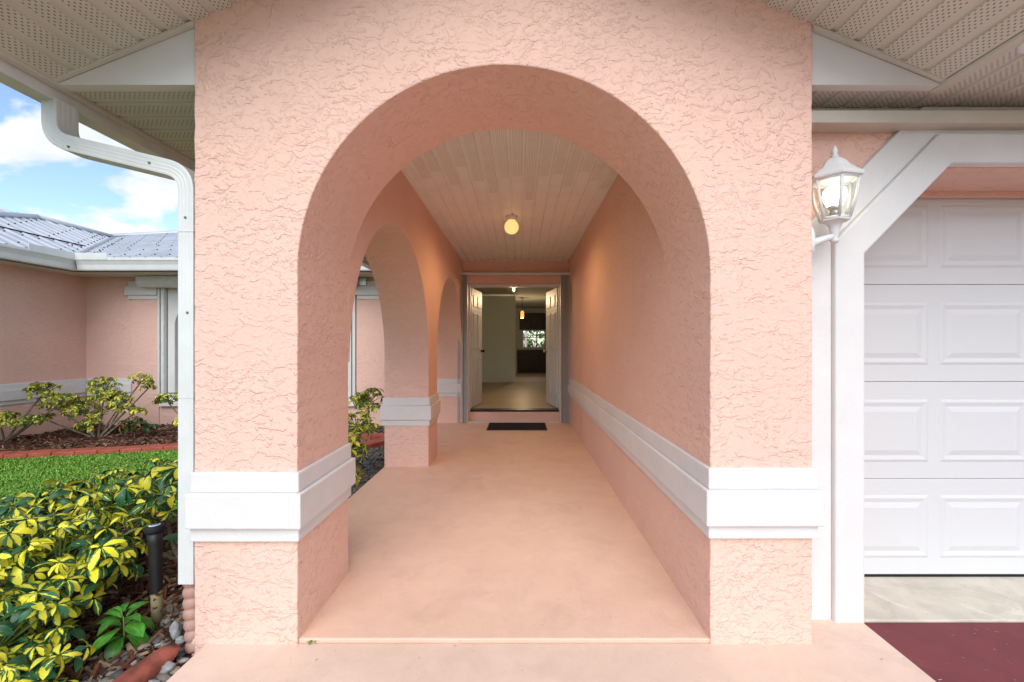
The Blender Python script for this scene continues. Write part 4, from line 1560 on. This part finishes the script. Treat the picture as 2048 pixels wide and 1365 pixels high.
def shrub(name, label, base, blobs, mat, leaf=(0.092, 0.037), n_whorl=60, per=(6, 9), seed=1, max_obj=300, group=None, stems=True, up=0.55, gap=0.0, cat='shrub', limbs=None, shell=0.72):
    """blobs: (centre, radii) in world space; whorls of leaves near each blob's surface, stems from the base"""
    rng = random.Random(seed)
    root = empty(name, base, label, cat, group)
    base = Vector(base)
    var = leaf_variants(10, 1.0, leaf[1] / leaf[0], mat, seed + 50)
    whorls = []
    tot = sum(r[0] * r[1] + r[1] * r[2] + r[0] * r[2] for c, r in blobs)
    for c, r in blobs:
        c, r = Vector(c), Vector(r)
        n = max(3, int(n_whorl * (r[0] * r[1] + r[1] * r[2] + r[0] * r[2]) / tot))
        k = 0
        while k < n:
            d = Vector((rng.gauss(0, 1), rng.gauss(0, 1), rng.gauss(0.25, 1))).normalized()
            if d.z < -0.55:
                continue
            q = rng.uniform(shell, 1.06)
            p = c + Vector((d.x * r.x, d.y * r.y, d.z * r.z)) * q
            if p.z < base.z + 0.03:
                continue
            k += 1
            nd = (Vector((d.x / r.x, d.y / r.y, d.z / r.z)).normalized() * (1 - up) + Vector((0, 0, up)) + Vector((rng.gauss(0, 0.22), rng.gauss(0, 0.22), 0))).normalized()
            whorls.append((p, nd, c))
    leaves = []
    for (p, nd, c) in whorls:
        m0 = Matrix.Translation(p) @ frame_from(nd, rng.uniform(0, 6.28))
        n = rng.randint(*per)
        s = rng.uniform(0.6, 1.15) * leaf[0]
        for i in range(n):
            tilt = rng.uniform(-0.10, 0.75) if i % 2 else rng.uniform(0.05, 0.55)
            m = m0 @ Matrix.Rotation(2 * math.pi * (i + rng.uniform(-0.25, 0.25)) / n, 4, 'Z') @ Matrix.Rotation(tilt, 4, 'Y') @ Matrix.Translation((0.1 * s, 0, 0)) @ Matrix.Rotation(rng.gauss(0, 0.35), 4, 'X') @ Matrix.Scale(s * rng.uniform(0.55, 1.15), 4)
            leaves.append((m, rng.randrange(len(var))))
    inv = Matrix.Translation(-base)
    camp = Vector((0, 0, CH))
    if max_obj:
        # leaves nearest the camera side of the plant become single parts
        leaves.sort(key=lambda q: (q[0].translation - camp).length - 0.8 * q[0].translation.z)
        for m, k in leaves[:max_obj]:
            linked('leaf', var[k][0], root, inv @ m)
        rest = leaves[max_obj:]
    else:
        rest = leaves
    if rest:
        mb, vals = MB(), []
        for m, k in rest:
            b = len(mb.v)
            mm = inv @ m
            mb.v += [tuple(mm @ p) for p in var[k][1]]
            for q, u in zip(var[k][2], var[k][3]):
                mb.face([b + i for i in q], uv=u, sm=True)
            vals += [rng.random()] * len(var[k][1])
        o = mb.build('foliage', mat, root, recalc=False)
        rnd_attr(o.data, vals)
        o['kind'] = 'stuff'
    if stems:
        mb = MB()
        for c, r in blobs:
            c = Vector(c)
            pts = [base + Vector((rng.uniform(-0.04, 0.04), rng.uniform(-0.04, 0.04), -0.03)), base.lerp(c, 0.45) + Vector((rng.uniform(-0.04, 0.04), rng.uniform(-0.04, 0.04), -0.02)), c - Vector((0, 0, Vector(r).z * 0.4))]
            cur = [pts[0].lerp(pts[1], t).lerp(pts[1].lerp(pts[2], t), t) - base for t in (0, 0.25, 0.5, 0.75, 1)]
            mb.tube(cur, 1, 7, radii=[0.017, 0.014, 0.012, 0.010, 0.008])
        mb.build('stem', M['bark'], root, recalc=False)
        mb = MB()
        for (p, nd, c) in whorls:
            q = c.lerp(p, 0.15) - Vector((0, 0, 0.03))
            mb.tube([q - base, (q.lerp(p, 0.6)) - base, p + nd * 0.005 - base], 1, 4, radii=[0.0045, 0.0035, 0.003])
        mb.build('twigs', M['green_stem'], root, recalc=False)['kind'] = 'stuff'
    return root


NEAR = 'variegated shrubs in the near bed'
shrub('umbrella_shrub', 'yellow and green variegated shrub crowding the downspout, farthest of the near bed', (-2.05, 2.75, -0.05),
      [((-2.22, 2.85, 0.34), (0.42, 0.42, 0.20)), ((-1.90, 2.74, 0.43), (0.26, 0.34, 0.16)), ((-2.45, 2.6, 0.28), (0.36, 0.34, 0.20)), ((-1.85, 3.05, 0.52), (0.30, 0.32, 0.16))], M['varieg'], n_whorl=210, seed=31, group=NEAR)
shrub('umbrella_shrub', 'wide yellow and green variegated shrub in the middle of the near bed', (-2.2, 2.05, -0.05),
      [((-2.28, 2.15, 0.24), (0.40, 0.42, 0.24)), ((-2.08, 2.05, 0.22), (0.24, 0.30, 0.20)), ((-2.55, 2.25, 0.28), (0.34, 0.40, 0.20))], M['varieg'], n_whorl=210, seed=32, group=NEAR)
shrub('umbrella_shrub', 'low variegated shrub spilling onto the mulch at the lower corner, closest of all', (-1.98, 1.68, -0.05),
      [((-2.0, 1.72, 0.10), (0.24, 0.26, 0.16)), ((-1.80, 1.66, 0.06), (0.16, 0.18, 0.10))], M['varieg'], n_whorl=90, seed=33, group=NEAR)

BACK = 'variegated shrubs along the back wall'
ws = dict(mat=M['varieg_far'], leaf=(0.075, 0.030), max_obj=0, group=BACK, per=(7, 10), up=0.5)
shrub('umbrella_shrub', 'open leggy variegated shrub with long bare branches in the back bed', (-5.95, 6.42, -0.06),
      [((-6.45, 6.35, 0.42), (0.20, 0.2, 0.17)), ((-6.15, 6.40, 0.30), (0.25, 0.24, 0.24)), ((-5.85, 6.4, 0.62), (0.22, 0.2, 0.18)), ((-5.68, 6.42, 0.42), (0.22, 0.2, 0.20)),
       ((-5.38, 6.45, 0.76), (0.17, 0.15, 0.11)), ((-5.22, 6.40, 0.67), (0.09, 0.09, 0.05)), ((-5.38, 6.38, 0.33), (0.13, 0.1, 0.06)), ((-6.65, 6.40, 0.22), (0.14, 0.12, 0.07)), ((-6.0, 6.35, 0.12), (0.2, 0.14, 0.1))], n_whorl=230, seed=41, **ws)
shrub('umbrella_shrub', 'sprawling variegated shrub at the foot of the wing wall', (-7.25 + 0.32, 6.1, -0.06),
      [((-6.55, 6.25, 0.62), (0.22, 0.17, 0.11)), ((-6.22, 6.2, 0.52), (0.14, 0.12, 0.07)), ((-6.75, 5.9, 0.28), (0.22, 0.2, 0.11)), ((-6.42, 5.95, 0.26), (0.16, 0.16, 0.08))], n_whorl=90, seed=42, **ws)
shrub('umbrella_shrub', 'variegated shrub under the arched window beside the downspout', (-4.55, 6.5, -0.06),
      [((-4.98, 6.45, 0.47), (0.17, 0.15, 0.11)), ((-4.72, 6.48, 0.58), (0.15, 0.14, 0.11)), ((-4.72, 6.42, 0.20), (0.16, 0.12, 0.11)), ((-4.4, 6.5, 0.4), (0.2, 0.2, 0.16))], n_whorl=90, seed=43, **ws)
shrub('umbrella_shrub', 'tall variegated shrub seen through the first side arch', (-1.74, 4.6, -0.06),
      [((-1.66, 5.0, 0.64), (0.20, 0.20, 0.14)), ((-1.72, 4.75, 0.40), (0.20, 0.20, 0.16)), ((-1.70, 4.5, 0.20), (0.18, 0.18, 0.16)), ((-1.58, 4.2, 0.06), (0.12, 0.12, 0.10))],
      M['varieg_far'], leaf=(0.095, 0.038), n_whorl=85, seed=44, max_obj=200, per=(7, 9), group=None)
shrub('croton_plant', 'small dark green croton with red lower leaves in the back bed', (-5.33, 6.28, -0.05), [((-5.33, 6.28, 0.12), (0.17, 0.13, 0.16))], M['croton'], leaf=(0.13, 0.04), n_whorl=22, seed=45, max_obj=120, per=(4, 6), up=0.75, cat='plant')
shrub('croton_plant', 'shaded croton with red leaves tucked behind the downspout', (-1.75, 2.50, -0.05), [((-1.75, 2.5, 0.22), (0.13, 0.15, 0.18))], M['croton'], leaf=(0.10, 0.04), n_whorl=20, seed=46, max_obj=120, per=(4, 6), up=0.6, cat='plant')
# seedling: broad fresh leaves in one rosette
sd_ = empty('green_seedling', (-1.70, 1.95, -0.05), 'small bright green broad-leaved seedling in front of the stake light', 'plant')
var = leaf_variants(6, 1.0, 0.46, M['green_leaf'], 88)
rng = random.Random(9)
for tier, (n, z, s, t) in enumerate(((5, 0.05, 0.135, 0.30), (5, 0.09, 0.13, 0.05), (4, 0.12, 0.095, -0.25), (3, 0.14, 0.055, -0.7))):
    for i in range(n):
        m = Matrix.Translation((0, 0, z)) @ Matrix.Rotation(2 * math.pi * i / n + tier * 0.7 + rng.uniform(-0.2, 0.2), 4, 'Z') @ Matrix.Rotation(t + rng.uniform(-0.15, 0.15), 4, 'Y') @ Matrix.Translation((0.012, 0, 0)) @ Matrix.Scale(s * rng.uniform(0.9, 1.15), 4)
        linked('leaf', var[rng.randrange(6)][0], sd_, m)
MB().tube([(0, 0, -0.03), (0.004, 0, 0.05), (0, 0, 0.13)], 1, 6, radii=[0.005, 0.004, 0.002]).build('stem', M['green_stem'], sd_)
# weed sprig at the porch edge
wd = empty('weed_sprig', (-0.868, 1.893, 0.0), 'tiny weed sprouting at the corner of the porch floor edge', 'plant')
for i in range(7):
    m = Matrix.Translation((rng.uniform(-0.008, 0.008), 0, 0.004)) @ Matrix.Rotation(i * 0.95, 4, 'Z') @ Matrix.Rotation(-0.6, 4, 'Y') @ Matrix.Scale(0.016, 4)
    linked('leaf', var[i % 6][0], wd, m)

# garden behind the kitchen
shrub('garden_tree', 'leafy garden tree seen through the kitchen window', (0.5, 24.0, -0.1), [((0.1, 24, 1.2), (1.2, 0.8, 1.3)), ((1.7, 24.2, 1.0), (1.1, 0.8, 1.4)), ((0.9, 25.5, 2.3), (1.6, 0.8, 1.2))], M['tree_leaf'], leaf=(0.30, 0.09), n_whorl=260, seed=61, max_obj=0, cat='tree', per=(6, 8), shell=0.3)
MB_ = MB().box(0.22, 0.30, 20.3, 20.38, -0.16, 2.6).box(-3, 4, 20.31, 20.37, 1.02, 1.07)
tag(MB_.build('lanai_post', M['white']), 'white screen post and rail outside the kitchen window', 'post')
tag(MB().box(-7, 6.4, 18.3, 20.6, -0.2, 0.1).build('lanai_floor', M['apron']), 'pale patio slab behind the house', 'patio', kind='structure')
print('objects', len(scene.objects))
